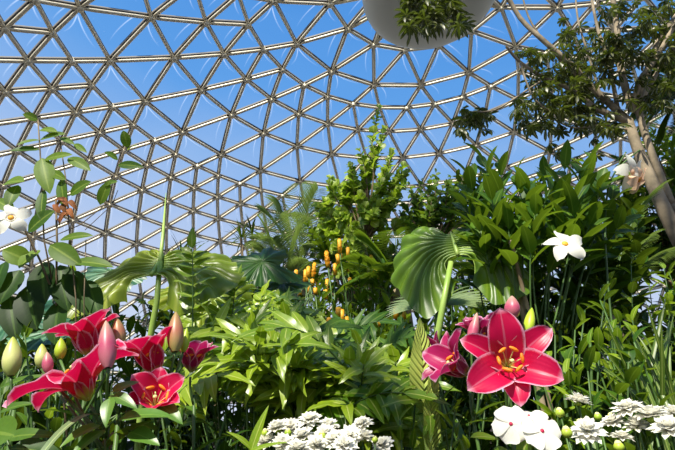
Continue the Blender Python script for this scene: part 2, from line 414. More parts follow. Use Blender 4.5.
sd = bpy.data.lights.new('sun', 'SUN'); sd.energy = 7.5; sd.angle = .012; sd.color = (1, .94, .80)
so = bpy.data.objects.new('sun', sd); C.objects.link(so); so.location = (5, -10, 20)
so.rotation_euler = V((.2206, .5748, -.788)).to_track_quat('-Z', 'Y').to_euler()
sc = bpy.context.scene; sc.view_settings.view_transform = 'Standard'; sc.view_settings.look = 'None'; sc.view_settings.exposure = 0.15
sc.cycles.transparent_max_bounces = 24; sc.cycles.max_bounces = 6
sc.cycles.sample_clamp_indirect = 4
#PLANTS

# ================================================================== plants
def shoot(ms, ml, base, tip, nl, L, W, prof='ellip', r0=.006, r1=.002, frac=.6, ang=1.0, droop=.6, bend=.25, jit=.15, sc_end=.6, whorl=2.4, fold=.25, face=0, pairs=False, wave=0, upb=.35, n=6, k=4, lobes=5, rnd=None):
    base, tip = V(base), V(tip); mid = (base + tip) / 2 + V((U(-1, 1), U(-1, 1), 0)) * bend * (tip - base).length * .5 + ZUP * bend * .3 * (tip - base).length
    pts = bez(base, mid, tip, 10)
    ms.tube(pts, [r0 + (r1 - r0) * i / 10 for i in range(11)], 5)
    a = U(0, 6)
    cnt = nl if not pairs else nl // 2
    for i in range(cnt):
        f = 1 - frac * (1 - i / max(1, cnt - 1)); f = min(1, f + U(-.01, .01)); x = f * 10; q = min(9, int(x)); p = pts[q].lerp(pts[q + 1], x - q); t = (pts[q + 1] - pts[q]).normalized()
        o1 = t.orthogonal().normalized(); o2 = t.cross(o1); s_ = 1 - (1 - sc_end) * ((i + 1) / cnt) ** 2
        for h in range(2 if pairs else 1):
            aa = a + h * PI; rd = o1 * math.cos(aa) + o2 * math.sin(aa)
            g_ = ang * (1 - .45 * (i / cnt)) + U(-jit, jit)
            d = t * math.cos(g_) + rd * math.sin(g_) + ZUP * .1
            ml.leaf(p, d, V((0, -face, 0)) + ZUP * upb + t * (1 - min(1, face)) - rd * .3 + V((U(-jit, jit), U(-jit, jit), 0)), L * s_ * U(.8, 1.15), W * s_ * U(.85, 1.1), prof, fold, droop * U(.6, 1.4), n, wave, rnd, k=k, lobes=lobes)
        a += whorl if not pairs else PI / 2
    return pts

def bush(name, label, cat, base, tips, mat, nl, L, W, group=None, stem='stem', **kw):
    """several leafy shoots rising from one root"""
    t = TH(name, label, cat, base, group); ms = MB(); ml = MB()
    for tp in tips: shoot(ms, ml, V(base) + V((U(-.04, .04), U(-.04, .04), 0)), tp, nl, L, W, **kw)
    ms.build('stem', M[stem], t); ml.build('foliage', M[mat], t); return t
def tips_in(x0, y0, x1, y1, Y0, Y1, n): return [at(U(x0, x1), U(y0, y1), U(Y0, Y1)) for _ in range(n)]

# ---------------- lilies
def lily_flower(parent, pos, axis, roll, L=.115, phi=(.35, 1.75), Ws=(.056, .042), mat='petal', lens=None, stam=True, wave=.05, open6=None, name='flower'):
    axis = V(axis).normalized(); a = axis.cross(ZUP)
    a = a.normalized() if a.length > .1 else V((1, 0, 0)); b = a.cross(axis)
    m = MB(); pos = V(pos)
    for i in (1, 3, 5, 0, 2, 4):
        th = roll + i * PI / 3; rd = a * math.cos(th) + b * math.sin(th); sd = axis.cross(rd)
        inner = i % 2 == 0; LL = L * (1 if inner else .97) * (lens[i] if lens else 1); W = Ws[0] if inner else Ws[1]
        p1 = phi[1] + (0 if inner else .12) + U(-.1, .1)
        if open6: p1 = open6[i]
        n = 12; p = pos - axis * (0 if inner else .003); rows = []; pc = U(0, 6)
        for s_ in range(n + 1):
            t = s_ / n; ph_ = phi[0] + (p1 - phi[0]) * t ** 1.25
            d = axis * math.cos(ph_) + rd * math.sin(ph_); nn = axis * math.sin(ph_) - rd * math.cos(ph_)
            w = W * .5 * (.16 + .84 * math.sin(PI * min(1, t ** .95)) ** .65) if t < 1 else W * .02
            if t > .8: w *= max(.05, (1 - ((t - .8) / .2) ** 2)) ** .5 if t < 1 else .05
            row = []
            for j in range(9):
                x = j / 4 - 1
                z = w * (.38 * x * x - .12 * math.exp(-(x * 5) ** 2)) + wave * W * math.sin(t * 16 + pc + (1.7 if x > 0 else 0)) * abs(x) ** 3 * min(1, t * 3)
                row.append(p + sd * (w * x) + nn * z)
            rows.append(row); p = p + d * LL / n
        m.grid(rows, U(0, 1))
    fl = m.build(name, M[mat], parent)
    if stam:
        for i in range(6):
            th = roll + (i + .5) * PI / 3; rd = a * math.cos(th) + b * math.sin(th)
            pts = [pos + axis * (.046 * L / .115 * s_ * 1.0) + rd * (.003 + .017 * s_ ** 1.6) for s_ in (0, .25, .5, .75, 1)]
            s1 = MB(); s1.tube(pts, .0009, 5); sd = axis.cross(rd); s1.blob(pts[-1], .0036, (sd + axis * .3).normalized(), .0095, 6, 5, mi=1); s1.build('stamen', [M['filament'], M['orange']], fl)
        s1 = MB(); tip = pos + axis * .058 * L / .115 + ZUP * -.006; s1.tube([pos, pos + axis * .04, tip], .0014, 6); s1.blob(tip, .0038, axis, .003, 8, 4); s1.build('pistil', M['filament'], fl)
    return fl
BP = None
def bud(parent, base, tip, r, mat):
    base, tip = V(base), V(tip); m = MB(); L = (tip - base).length
    ax = (tip - base).normalized(); a = ax.orthogonal().normalized(); b = ax.cross(a); rows = []
    for i in range(13):
        t = i / 12; rr = r * (max(.0, math.sin(PI * min(.985, .05 + .93 * t) ** .85)) ** .75) * (1 - .12 * t)
        rows.append([base + ax * L * t + (a * math.cos(q) + b * math.sin(q)) * rr * (1 + .09 * abs(math.cos(1.5 * q)) - .04) for q in [2 * PI * j / 18 for j in range(18)]])
    m.grid(rows, .5, None, 0, True); return m.build('bud', M[mat], parent)
def lily_leaves(ml, pts, n, L, W, f0=.3, f1=.95, side=None):
    a = U(0, 6)
    for i in range(n):
        f = f0 + (f1 - f0) * i / max(1, n - 1); x = f * (len(pts) - 1); q = min(len(pts) - 2, int(x)); p = pts[q].lerp(pts[q + 1], x - q); t = (pts[q + 1] - pts[q]).normalized()
        o1 = t.orthogonal().normalized(); o2 = t.cross(o1); rd = o1 * math.cos(a) + o2 * math.sin(a); a += 2.4
        ml.leaf(p, t * .5 + rd + ZUP * .1, ZUP, L * U(.8, 1.2), W * U(.85, 1.15), 'lance', .22, U(.4, 1.0), 8, .01)

def lily_plant(label, base, top, items, nleaf=12, lam=(.09, .026)):
    t = TH('oriental_lily', label, 'lily plant', base); base, top = V(base), V(top)
    ms = MB(); ml = MB(); pts = bez(base, (base + top) / 2 + V((.02, .03, 0)), top, 12)
    ms.tube(pts, [.0065 - .003 * i / 12 for i in range(13)], 7)
    lily_leaves(ml, pts, nleaf, lam[0], lam[1], .62, .97)
    for it in items:
        if it[0] == 'bud':
            _, b, tp, r, mat = it; j = top - ZUP * U(0, .05); ms.tube(bez(j, (j + b) / 2 + ZUP * -.01 + (b - j) * .1, b, 6), .0026, 6); bud(t, b, tp, r, mat)
        else:
            _, pos, ax, roll, kw = it; j = top - ZUP * U(0, .05); pos = V(pos); A = V(ax).normalized(); e = pos - A * .012
            ms.tube(bez(j, e - A * .03, e, 6), .0028, 6); m_ = MB()
            lily_flower(t, pos, ax, roll, **kw)
    ms.build('stem', M['stem'], t); ml.build('foliage', M['lily'], t); return t, pts
PXM = 491.64
# big open lily on the right of the bed
b0 = at(512, 470, 1.0); base = gnd((b0.x, b0.y, 0)); top = at(505, 408, 1.0)
c = at(507, 367, .93)
lily_plant('crimson oriental lily, its widest flower facing the viewer above the white periwinkles', base, top, [
    ('fl', c, (-.10, -.93, .12), PI / 2, dict(L=.113, phi=(.6, 1.7), Ws=(.066, .05), lens=[1.0, 1.05, .95, .85, 1.05, 1.0], wave=.045)),
    ('bud', at(513, 318, 1.0), at(512, 296, 1.0), .0165, 'bud_pink'),
    ('bud', at(528, 334, 1.02), at(532, 308, 1.03), .0115, 'bud_green')], 9)
b0 = at(470, 470, 1.08); base = gnd((b0.x, b0.y, 0)); top = at(470, 400, 1.08)
lily_plant('magenta oriental lily with two half turned flowers behind the wide open crimson lily', base, top, [
    ('fl', at(468, 374, 1.06), (-.65, -.35, .45), .3, dict(L=.11, phi=(.25, 1.45), mat='petal_dk')),
    ('fl', at(487, 352, 1.12), (-.15, -.25, .95), .8, dict(L=.10, phi=(.15, 1.2), mat='petal_dk', wave=.08)),
    ('bud', at(471, 345, 1.07), at(477, 313, 1.07), .0125, 'bud_pink'),
    ('fl', at(453, 362, 1.16), (-.8, -.2, .3), 1.0, dict(L=.09, phi=(.3, 1.3), mat='petal_dk'))], 6)
# lilies on the left
b0 = at(112, 480, .85); base = gnd((b0.x, b0.y, 0)); top = at(108, 425, .86)
lily_plant('crimson oriental lily with long curling white edged petals, frontmost of the clump', base, top, [
    ('fl', at(88, 399, .84), (-.42, -.22, .86), .3, dict(wave=.09, L=.13, phi=(.5, 2.3), Ws=(.064, .05), lens=[1, 1, 1, 1, 1.0, 1])),
    ('bud', at(108, 368, .78), at(106, 321, .79), .0145, 'bud_pink'),
    ('bud', at(48, 373, .86), at(47, 352, .86), .0095, 'bud_pink'),
    ('bud', at(60, 359, .9), at(61, 338, .9), .0105, 'bud_green'),
    ('bud', at(41, 368, .93), at(42, 344, .93), .012, 'bud_cream')], 7, (.1, .026))
b0 = at(75, 480, 1.0); base = gnd((b0.x, b0.y, 0)); top = at(84, 400, 1.02)
lily_plant('upright crimson oriental lily with orange anthers behind the long petalled lily', base, top, [
    ('fl', at(92, 356, 1.0), (-.25, -.25, .8), .6, dict(L=.115, phi=(.2, 1.7), Ws=(.062, .05))),
    ('bud', at(120, 346, 1.02), at(117, 318, 1.02), .0145, 'bud_rose')], 7)
b0 = at(160, 480, .98); base = gnd((b0.x, b0.y, 0)); top = at(158, 412, .98)
lily_plant('crimson oriental lily beneath the tall rosy bud, one bloom half hidden by a leaf', base, top, [
    ('fl', at(155, 375, .96), (-.2, -.3, .85), .1, dict(L=.105, phi=(.2, 1.35), Ws=(.062, .048))),
    ('fl', at(155, 407, .9), (.25, -.75, .45), .6, dict(L=.075, phi=(.4, 1.3), Ws=(.05, .04))),
    ('bud', at(175, 352, .95), at(176, 312, .96), .0165, 'bud_rose'),
    ('bud', at(183, 352, 1.0), at(187, 328, 1.0), .010, 'bud_green')], 9, (.085, .028))
b0 = at(195, 480, 1.12); base = gnd((b0.x, b0.y, 0)); top = at(194, 395, 1.1)
lily_plant('magenta oriental lily in half shade behind the tall rosy bud', base, top, [
    ('fl', at(191, 371, 1.08), (.1, -.2, .9), .4, dict(L=.085, phi=(.3, 1.4), mat='petal_dk'))], 6)
b0 = at(8, 480, .95); base = gnd((b0.x, b0.y, 0)); top = at(14, 410, .95)
lily_plant('unopened oriental lily with one fat cream green bud at the edge of the bed', base, top, [
    ('bud', at(11, 376, .95), at(13, 337, .95), .0175, 'bud_cream')], 8)
# broad lily leaves crossing in front of the left flowers
def stalk_leaves(name, label, cat, base, specs, mat, stem='stem', r=.004, group=None):
    """specs: (px,py,Y start) -> (px,py,Y end), width, up"""
    t = TH(name, label, cat, base, group); ms = MB(); ml = MB()
    for s_, e_, W, up, prof, dr in specs:
        a, b = at(*s_), at(*e_); d = b - a; L = d.length
        d2 = Matrix.Rotation(dr * .5, 3, d.cross(V(up)).normalized()) @ d
        ml.leaf(a, d2, V(up), L * (1 + dr * dr * .04), W, prof, .2, dr, 10, .012)
    bb = sum((at(*s_[0]) for s_ in specs), V((0, 0, 0))) / len(specs)
    ms.tube(bez(V(base), (V(base) + bb) / 2, bb, 8), r, 6)
    for s_ in specs: ms.tube([bb, at(*s_[0])], r * .5, 5)
    ms.build('stem', M[stem], t); ml.build('foliage', M[mat], t); return t
UPV = (-.1, -.75, .7)
stalk_leaves('lily_shoot', 'leafy lily shoot whose broad leaves cross in front of the low crimson bloom', 'lily plant', gnd(at(120, 480, .84)), [
    ((118, 420, .82), (176, 419, .82), .032, (0, -.6, .8), 'lance', .7), ((112, 392, .82), (140, 382, .84), .026, UPV, 'lance', .4),
    ((110, 398, .8), (106, 428, .78), .022, UPV, 'lance', .5), ((112, 395, .81), (138, 410, .8), .022, UPV, 'lance', .5),
    ((160, 405, .88), (183, 425, .86), .028, UPV, 'lance', .7), ((130, 432, .84), (160, 446, .82), .03, UPV, 'lance', .5),
    ((100, 425, .84), (60, 448, .8), .028, UPV, 'lance', .6), ((105, 430, .84), (70, 460, .8), .028, UPV, 'lance', .6), ((120, 430, .9), (100, 470, .85), .03, UPV, 'lance', .6)], 'lily')
stalk_leaves('strap_plant', 'single long pale grey green arching blade below the long petalled lily', 'plant', gnd(at(30, 500, .75)), [
    ((38, 460, .72), (104, 418, .86), .014, (0, -.5, .9), 'strap', 1.1)], 'grey')
stalk_leaves('round_leaf_plant', 'low plant with rounded pale green leaves at the lower corner beside the lilies', 'plant', gnd(at(-10, 500, .8)), [
    ((-12, 432, .78), (14, 436, .76), .05, (0, -.9, .4), 'round', .3), ((0, 412, .9), (35, 404, .9), .022, UPV, 'lance', .5),
    ((0, 440, .85), (62, 438, .84), .028, UPV, 'lance', .6), ((10, 448, .8), (70, 462, .82), .04, UPV, 'lance', .5), ((0, 388, 1.0), (50, 376, 1.0), .022, UPV, 'lance', .5)], 'green')

# ---------------- periwinkles
def periwinkle(parent, c, axis, r=.022, roll=0):
    axis = V(axis).normalized(); a = axis.cross(ZUP).normalized(); b = a.cross(axis); m = MB()
    for i in range(5):
        th = roll + i * 2 * PI / 5; rd = a * math.cos(th) + b * math.sin(th); sd = axis.cross(rd); rows = []
        for s_ in range(9):
            t = s_ / 8; w = r * .62 * (.12 + math.sin(PI * min(1, t * .78) ** 1.0) ** 1.1 * .95) * (1 if t < .85 else max(.25, 1 - (t - .85) * 4.6)); row = []
            for j in range(7):
                x = j / 3 - 1; row.append(c + rd * (r * (t * 1.02 - .06 * x * x * t)) + sd * (x * w + .12 * r * t) + axis * (.03 * r * math.sin(x * 3 + i) + .1 * r * x * t - .14 * r * t * t))
            rows.append(row)
        m.grid(rows)
    f = m.build('flower', M['white'], parent)
    e = MB(); e.blob(c + axis * .0012, .0032, axis, .0012, 10, 5); e.build('flower_eye', M['redeye'], f)
    return f
base = gnd(at(525, 500, .68)); t = TH('white_periwinkle', 'white periwinkle with crimson eyes, flowering beneath the open crimson lily', 'periwinkle', base)
ms = MB(); ml = MB()
cs = [(at(511, 424, .83), (-.35, -.9, .25), .25), (at(542, 431, .80), (.1, -.92, .35), .9), (at(529, 416, .87), (-.1, -.4, .9), .5)]
for c_, ax, ro in cs:
    ms.tube(bez(base, (base + c_) / 2, c_ - V(ax) * .025, 8), .0018, 6); ms.tube([c_ - V(ax) * .025, c_ - V(ax) * .001], .0014, 6)
    periwinkle(t, c_, ax, .0295, ro)
for q in [((500, 440, .86), (474, 430, .82), .018), ((520, 462, .84), (526, 438, .82), .024), ((515, 455, .86), (495, 448, .84), .022), ((530, 440, .85), (560, 452, .83), .022)]:
    a_, b_ = at(*q[0]), at(*q[1]); ml.leaf(a_, b_ - a_, UPV, (b_ - a_).length, q[2], 'obov', .2, .4)
ms.build('stem', M['stem'], t); ml.build('foliage', M['bright'], t)

# ---------------- white chrysanthemums
def mum(parent, c, axis, r=.026, layers=4, half=False):
    axis = V(axis).normalized(); a = axis.cross(ZUP)
    a = a.normalized() if a.length > .1 else V((1, 0, 0)); b = a.cross(axis); m = MB()
    for ly in range(layers):
        n = [14, 12, 9, 6][ly]; el = [.1, .42, .8, 1.15][ly]; L = r * [1, .92, .72, .5][ly]; o = U(0, 1)
        for i in range(n):
            th = (i + o) * 2 * PI / n; rd = a * math.cos(th) + b * math.sin(th); e2 = el + U(-.12, .12)
            m.leaf(c + axis * r * .05 * ly, rd * math.cos(e2) + axis * math.sin(e2), axis, L * U(.9, 1.1), r * .42, 'strap', .35, U(-.2, .5), 4, 0, .5, k=2)
    m.blob(c - axis * r * .12, r * .3, axis, r * .18, 8, 4, mi=1)
    m.blob(c + axis * r * .1, r * .16, axis, r * .14, 8, 4, mi=2)
    return m.build('flower_head', [M['white'], M['budgreen'], M['cream']], parent)
def mum_plant(label, base, heads, buds, nl=20, group=None):
    t = TH('chrysanthemum', label, 'chrysanthemum', base); ms = MB(); ml = MB()
    for (px, py, Y, ax, r) in heads:
        c_ = at(px, py, Y); pts = bez(base, (base + c_) / 2 + V((U(-.03, .03), .03, 0)), c_ - V(ax).normalized() * r * .2, 8); ms.tube(pts, .002, 5); mum(t, c_, ax, r)
        for _ in range(5):
            p = pts[5].lerp(pts[8], U(0, .9)); ml.leaf(p, V((U(-1, 1), U(-1, .3), U(-.1, .5))), ZUP, U(.03, .045), .016, 'lobed', .2, .5, 8, lobes=3)
    for (px, py, Y, r) in buds:
        c_ = at(px, py, Y); ms.tube(bez(base, (base + c_) / 2, c_, 6), .0014, 5); m = MB(); m.blob(c_, r, ZUP, r * .9, 8, 6); m.blob(c_ + ZUP * r * .5, r * .7, ZUP, r * .7, 8, 5, mi=1); m.build('bud', [M['budgreen'], M['cream']], t)
    ms.build('stem', M['stem'], t); ml.build('foliage', M['green'], t); return t
AX = lambda: V((U(-.4, .4), U(-.7, -.2), U(.6, 1)))
hs = [(277, 429, 1.0), (310, 421, 1.0), (328, 427, 1.02), (291, 428, 1.05), (362, 426, 1.0), (350, 437, .97), (303, 437, .95), (317, 446, .92), (325, 435, .97), (345, 447, .9), (283, 445, .95), (364, 438, .98), (335, 441, .93), (383, 446, 1.0), (298, 450, .9), (265, 443, 1.0)]
mum_plant('white chrysanthemum cluster at the bottom centre below the lime fern fronds', gnd(at(315, 500, 1.0)), [(x_, y_, Y_, AX(), .0245) for x_, y_, Y_ in hs], [(288, 433, .98, .007), (322, 436, .93, .007), (265, 433, 1.0, .007), (375, 440, .97, .006), (352, 443, .93, .006)])
mum_plant('white chrysanthemum with two big heads and pale buds beside the periwinkle flowers', gnd(at(585, 500, .78)),
    [(588, 433, .72, (-.1, -.55, .8), .0255), (578, 402, .82, (.25, -.2, .95), .021)], [(567, 433, .7, .0075), (560, 413, .8, .007), (598, 417, .8, .006), (580, 424, .76, .006)])
hs = [(628, 410, .85, .025), (652, 417, .82, .029), (670, 430, .78, .028), (613, 423, .86, .02), (637, 427, .84, .022), (622, 438, .84, .018), (676, 415, .85, .025)]
mum_plant('sprawling white chrysanthemum row under the strap shaped grass blades', gnd(at(650, 510, .85)), [(x_, y_, Y_, (U(-.3, .2), U(-.5, -.1), 1), r_) for x_, y_, Y_, r_ in hs], [(611, 417, .88, .006), (619, 447, .8, .008)])
# twisted fern blades poking up beside the mums
stalk_leaves('strap_plant', 'pale twisting strap leaves rising beside the central chrysanthemum cluster', 'plant', gnd(at(245, 500, .95)), [
    ((250, 455, .95), (269, 405, .95), .02, (-.3, -.9, .2), 'lance', .3), ((252, 450, .95), (226, 432, .93), .016, (0, -.6, .8), 'lance', .6), ((240, 458, .93), (290, 443, .92), .014, (0, -.6, .8), 'lance', .6)], 'bright')

# ---------------- lime fern bed
def frond(ml, ms, base, tip, L, W, n=9, lobew=.03, rnd=None, up=ZUP):
    """pinnately lobed frond: rachis with finger like wavy lobes"""
    base, tip = V(base), V(tip); mid = (base + tip) / 2 + ZUP * .18 * (tip - base).length
    st = tip - (tip - base).normalized() * L * .9
    pts = bez(base, base.lerp(tip, .55) + ZUP * .25 * L, tip, 12); ms.tube(pts, [.004 - .0025 * i / 12 for i in range(13)], 5)
    tot = (tip - base).length; f0 = max(.1, 1 - L / tot)
    for i in range(n):
        f = f0 + (1 - f0) * (i / (n - 1)); x = f * 12; q = min(11, int(x)); p = pts[q].lerp(pts[q + 1], x - q); t = (pts[q + 1] - pts[q]).normalized()
        sd = t.cross(up).normalized(); w = W * (.45 + .55 * math.sin(PI * (.15 + .8 * i / n)))
        if i == n - 1: ml.leaf(p, t, up, W * .9, lobew * 1.1, 'lance', .15, .5, 8, .05, rnd); continue
        for s_ in (-1, 1):
            ml.leaf(p, t * .75 + sd * s_, up, w * U(.85, 1.1), lobew, 'lance', .15, U(.2, .9), 7, .06, rnd)
def fern(label, px, Y, tips, L=.4, W=.13, mat='lime', n=8, lw=.028, group=None, upright=False):
    b = at(px, 470, Y); b = gnd(b); t = TH('fern', label, 'fern', b, group); ms = MB(); ml = MB()
    for tp in tips:
        T = at(*tp); l = L * U(.8, 1.2); s_ = U(-1, 1)
        st = T + V((-s_ * l * .8, l * .45, -l * (.35 + .4 * (1 - abs(s_))))) if not upright else T - (T - b).normalized() * l
        ms.tube(bez(b + V((U(-.08, .08), U(-.08, .08), 0)), (b + st) / 2 + V((0, .1, 0)), st, 8), .0028, 5)
        pts = bez(st, (st + T) / 2 + ZUP * l * .28, T, 12); ms.tube(pts, [.003 - .0018 * i / 12 for i in range(13)], 5)
        up = V((U(-.3, .3), U(-1.1, -.4), U(.5, .9))); rnd = U(0, 1); nn = n + rng.randint(-1, 1)
        for i in range(nn):
            f = .08 + .92 * i / (nn - 1); x = f * 12; q = min(11, int(x)); pp = pts[q].lerp(pts[q + 1], x - q); tt = (pts[q + 1] - pts[q]).normalized()
            sd = tt.cross(up).normalized(); w = W * (.6 + .5 * math.sin(PI * (.1 + .8 * i / nn)))
            r_ = min(1, max(0, rnd + U(-.25, .25)))
            if i == nn - 1: ml.leaf(pp, tt, up, w * 1.2, lw * 1.1, 'lance', .15, .5, 8, .07, r_); continue
            for sg in (-1, 1): ml.leaf(pp, tt * U(.5, .9) + sd * sg, up + V((U(-.4, .4), U(-.4, .4), 0)), w * U(.8, 1.15), lw * U(.85, 1.15), 'lance', .15, U(.2, 1.0), 7, .07, r_)
    ms.build('rachis', M['stem'], t); ml.build('foliage', M[mat], t); return t
def ftips(x0, y0, x1, y1, Y0, Y1, n):
    o = []
    for i in range(n):
        o.append((x0 + (x1 - x0) * (i + U(.1, .9)) / n, U(y0, y1), U(Y0, Y1)))
    return o
fern('broad lime fern with lobed fronds just above the shaded gap left of the chrysanthemums', 235, 1.5, ftips(200, 322, 300, 375, 1.15, 1.55, 28), .24, .105)
fern('lime fern with drooping lobed fronds directly above the central chrysanthemums', 320, 1.4, ftips(280, 345, 385, 410, 1.1, 1.5, 26), .24, .105)
fern('lime fern nearest the tall pale quilted leaf', 385, 1.6, ftips(350, 350, 425, 430, 1.1, 1.6, 18), .24, .105)
fern('taller lime fern behind, under the dark elephant ear leaf', 255, 2.2, ftips(195, 290, 300, 350, 1.7, 2.3, 30), .32, .12, lw=.034)
fern('taller lime fern behind, under the orange flower spikes', 340, 2.3, ftips(290, 318, 410, 370, 1.7, 2.4, 24), .32, .12, 'green', lw=.034)
fern('upright narrow lobed fern frond standing in front of the crinkled yellow green leaf', 205, 1.75, [(192, 248, 1.45), (236, 283, 1.6), (262, 296, 1.7)], .34, .07, lw=.03, upright=True, n=11)

# ---------------- big leaves
def big_leaf(parent, pet_top, size, face, upd, mat, ribs=7, amp=.05, crinkle=.02, sinus=.5, name='leaf', ribmat='petiole', wide=1.1, cup=.12, tipk=1):
    """heart shaped corrugated blade hung from the petiole top; upd = direction of the tip on the blade"""
    f = V(face).normalized(); d = V(upd); d = (d - f * d.dot(f)).normalized(); s_ = d.cross(f); m = MB(); rb = MB(); pos = V(pet_top); NA = 220; NR = 12; rows = []
    def pt(r, a):  # a: angle from tip direction, -pi..pi ; behind = basal lobes
        c = abs(a) / PI
        R = size * (.62 + (.32 if c < .5 else .32) * math.cos(a) * (1 if c < .5 else .1) + .30 * math.exp(-((c - .74) / .17) ** 2)) * (1 - .92 * sinus * max(0, (c - .82) / .18) ** .9)
        rib = abs(math.sin(a * ribs * .5))
        R *= (1 + .05 * rib)
        R *= 1 + .035 * math.sin(a * 37) + .03 * math.sin(a * 13 + 1)
        h = amp * size * rib * r ** .8 + .05 * size * math.sin(a * 3.3 + 1) * r * r - cup * size * r * r + crinkle * size * math.sin(a * 23 + r * 9) * r
        return pos + d * (R * r * math.cos(a) * (tipk if c < .5 else 1)) + s_ * (R * r * math.sin(a) * wide) + f * h
    for i in range(NR + 1):
        rows.append([pt(max(.01, i / NR), -PI + 2 * PI * j / NA) for j in range(NA + 1)])
    m.grid(rows, U(.2, .8), lambda i, j: (j / NA, i / NR)); lf = m.build(name, M[mat], parent)
    for k_ in range(-ribs + 1, ribs):
        a = k_ * 2 * PI / (ribs * 2) * 1.0 * 2 / 2
        if abs(a) > PI * .9: continue
        rb.tube([pt(r_, a) + f * .002 * size for r_ in (.02, .2, .4, .6, .8, .95)], [.012 * size, .010 * size, .008 * size, .006 * size, .004 * size, .002 * size], 5)
    rb.build('leaf_rib', M[ribmat], lf); return lf
def petiole(parent, pts, r0, r1, mat='petiole'):
    m = MB(); n = len(pts); m.tube(pts, [r0 + (r1 - r0) * i / (n - 1) for i in range(n)], 8); m.build('petiole', M[mat], parent)
def hung_leaf(parent, pos, S, face, upd, mat, nr=10, pleat=.045, rip=.02, droop=.35, shape=None, seed=1, rightk=1, ribmat='petiole', name='leaf'):
    """pleated heart shaped blade seen from behind: side ribs leave a short midrib and sweep out and down"""
    f = V(face).normalized(); d = V(upd); d = (d - f * d.dot(f)).normalized(); s_ = f.cross(d) * -1; pos = V(pos); R_ = random.Random(seed)
    shape = shape or [(6, .22), (35, .75), (60, 1.0), (90, 1.08), (115, 1.2), (135, 1.38), (152, 1.45), (163, 1.25), (170, .8)]
    m = MB(); rb = MB(); NS = nr * 8; NX = 16; k1, k2, k3 = [R_.uniform(0, 6) for _ in range(3)]
    def rad(v):
        x = v * (len(shape) - 1); q = min(len(shape) - 2, int(x)); t_ = x - q; a0, r0 = shape[q]; a1, r1 = shape[q + 1]
        return math.radians(a0 + (a1 - a0) * t_), r0 + (r1 - r0) * (t_ * t_ * (3 - 2 * t_))
    def pt(sg, v, x):
        a, r = rad(v); pl = abs(math.sin(v * nr * PI)); r *= 1 + .05 * pl + .04 * math.sin(v * 21 + k1 * sg)
        m0 = V((0, .12 - .5 * v)); e = V((math.sin(a) * r, -.1 + math.cos(a) * r)); c_ = V((.42 * r + .1, m0.y + .16 * (1 - v) + .02))
        q = m0 * (1 - x) ** 2 + c_ * 2 * x * (1 - x) + e * x * x
        h = pleat * (pl ** .7) * min(1, x * 3) + rip * math.sin(x * 19 + v * 9 + k2) * x - droop * x * x * (.5 + .5 * math.sin(a) ** 2) + .09 * math.sin(v * 7 + x * 3 + k3 * sg) * x
        return pos + (s_ * (sg * q.x * (rightk if sg > 0 else 1)) + d * q.y + f * h) * S
    for sg in (-1, 1):
        m.grid([[pt(sg, i / NS, (j / NX)) for j in range(NX + 1)] for i in range(NS + 1)], R_.uniform(.3, .8), lambda i, j: (i / NS, j / NX))
        for k_ in range(nr + 1):
            v = k_ / nr
            rb.tube([pt(sg, v, x_ / 8) + f * .006 * S for x_ in range(8)], [(.016 - .0017 * x_) * S for x_ in range(8)], 5)
    rb.tube([pos + (d * (.2 - .1 * q) + f * .02) * S for q in range(7)], [.01 * S, .022 * S, .03 * S, .034 * S, .036 * S, .036 * S, .036 * S], 8)
    lf = m.build(name, M[mat], parent); rb.build('leaf_rib', M[ribmat], lf); return lf

# corrugated leaf by the open lily
bp = at(437, 470, 1.9); base = gnd(bp); t = TH('elephant_ear', 'elephant ear with one ribbed corrugated leaf on a thick pale stalk behind the magenta lily', 'elephant ear', base)
petiole(t, [base, at(434, 400, 1.9), at(436, 345, 1.78), at(444, 300, 1.75), at(451, 262, 1.77)], .016, .010)
P0 = at(453, 226, 1.85)
hung_leaf(t, at(453, 240, 1.84), .225, (-.1, -.9, .35), (0, .3, .95), 'hung', nr=10, seed=4)
# crinkled yellow-green leaf left
bp = at(142, 470, 1.7); base = gnd(bp); t = TH('elephant_ear', 'elephant ear with crinkled yellow green leaf and pale stalk above the left lilies', 'elephant ear', base)
petiole(t, [base, at(142, 400, 1.7), at(150, 340, 1.62), at(157, 300, 1.6), at(160, 262, 1.6)], .014, .009)
m = MB(); m.tube([at(160, 264, 1.6), at(163, 235, 1.7), at(166, 193, 1.74)], [.009, .007, .001], 6); m.build('leaf_spike', M['petiole'], t)
hung_leaf(t, at(160, 262, 1.63), .215, (-.05, -.82, .55), (.06, .55, .8), 'hung_yellow', nr=9, rip=.03, pleat=.075, seed=9, droop=.3, shape=[(6, .3), (30, .75), (55, 1.0), (80, 1.25), (100, 1.4), (118, 1.5), (134, 1.45), (148, 1.2), (158, .8)])
big_leaf(t, at(205, 290, 1.95), .22, (.15, -.75, .6), (.4, .5, .5), 'ear_yellow', ribs=20, amp=.08, crinkle=.03, sinus=.6, wide=1.1, cup=.25)
# dark leaf
bp = at(250, 470, 2.5); base = gnd(bp); t = TH('elephant_ear', 'dark green elephant ear with broad drooping blades against the dome panes', 'elephant ear', base)
pt_ = at(262, 262, 2.5); petiole(t, [base, at(255, 380, 2.5), at(258, 310, 2.5), pt_], .016, .009, 'stem')
big_leaf(t, pt_, .27, (.25, -.8, .55), (-.85, -.25, -.3), 'ear_dark', ribs=14, amp=.05, crinkle=.01, sinus=.7, ribmat='stem', wide=.8, cup=.2)
pt_ = at(283, 284, 2.6); petiole(t, [base, at(270, 380, 2.6), pt_], .014, .008, 'stem')
big_leaf(t, pt_, .2, (.1, -.6, .8), (-.3, -.5, -.6), 'ear_dark', ribs=14, amp=.05, crinkle=.01, sinus=.7, ribmat='stem', wide=.9)
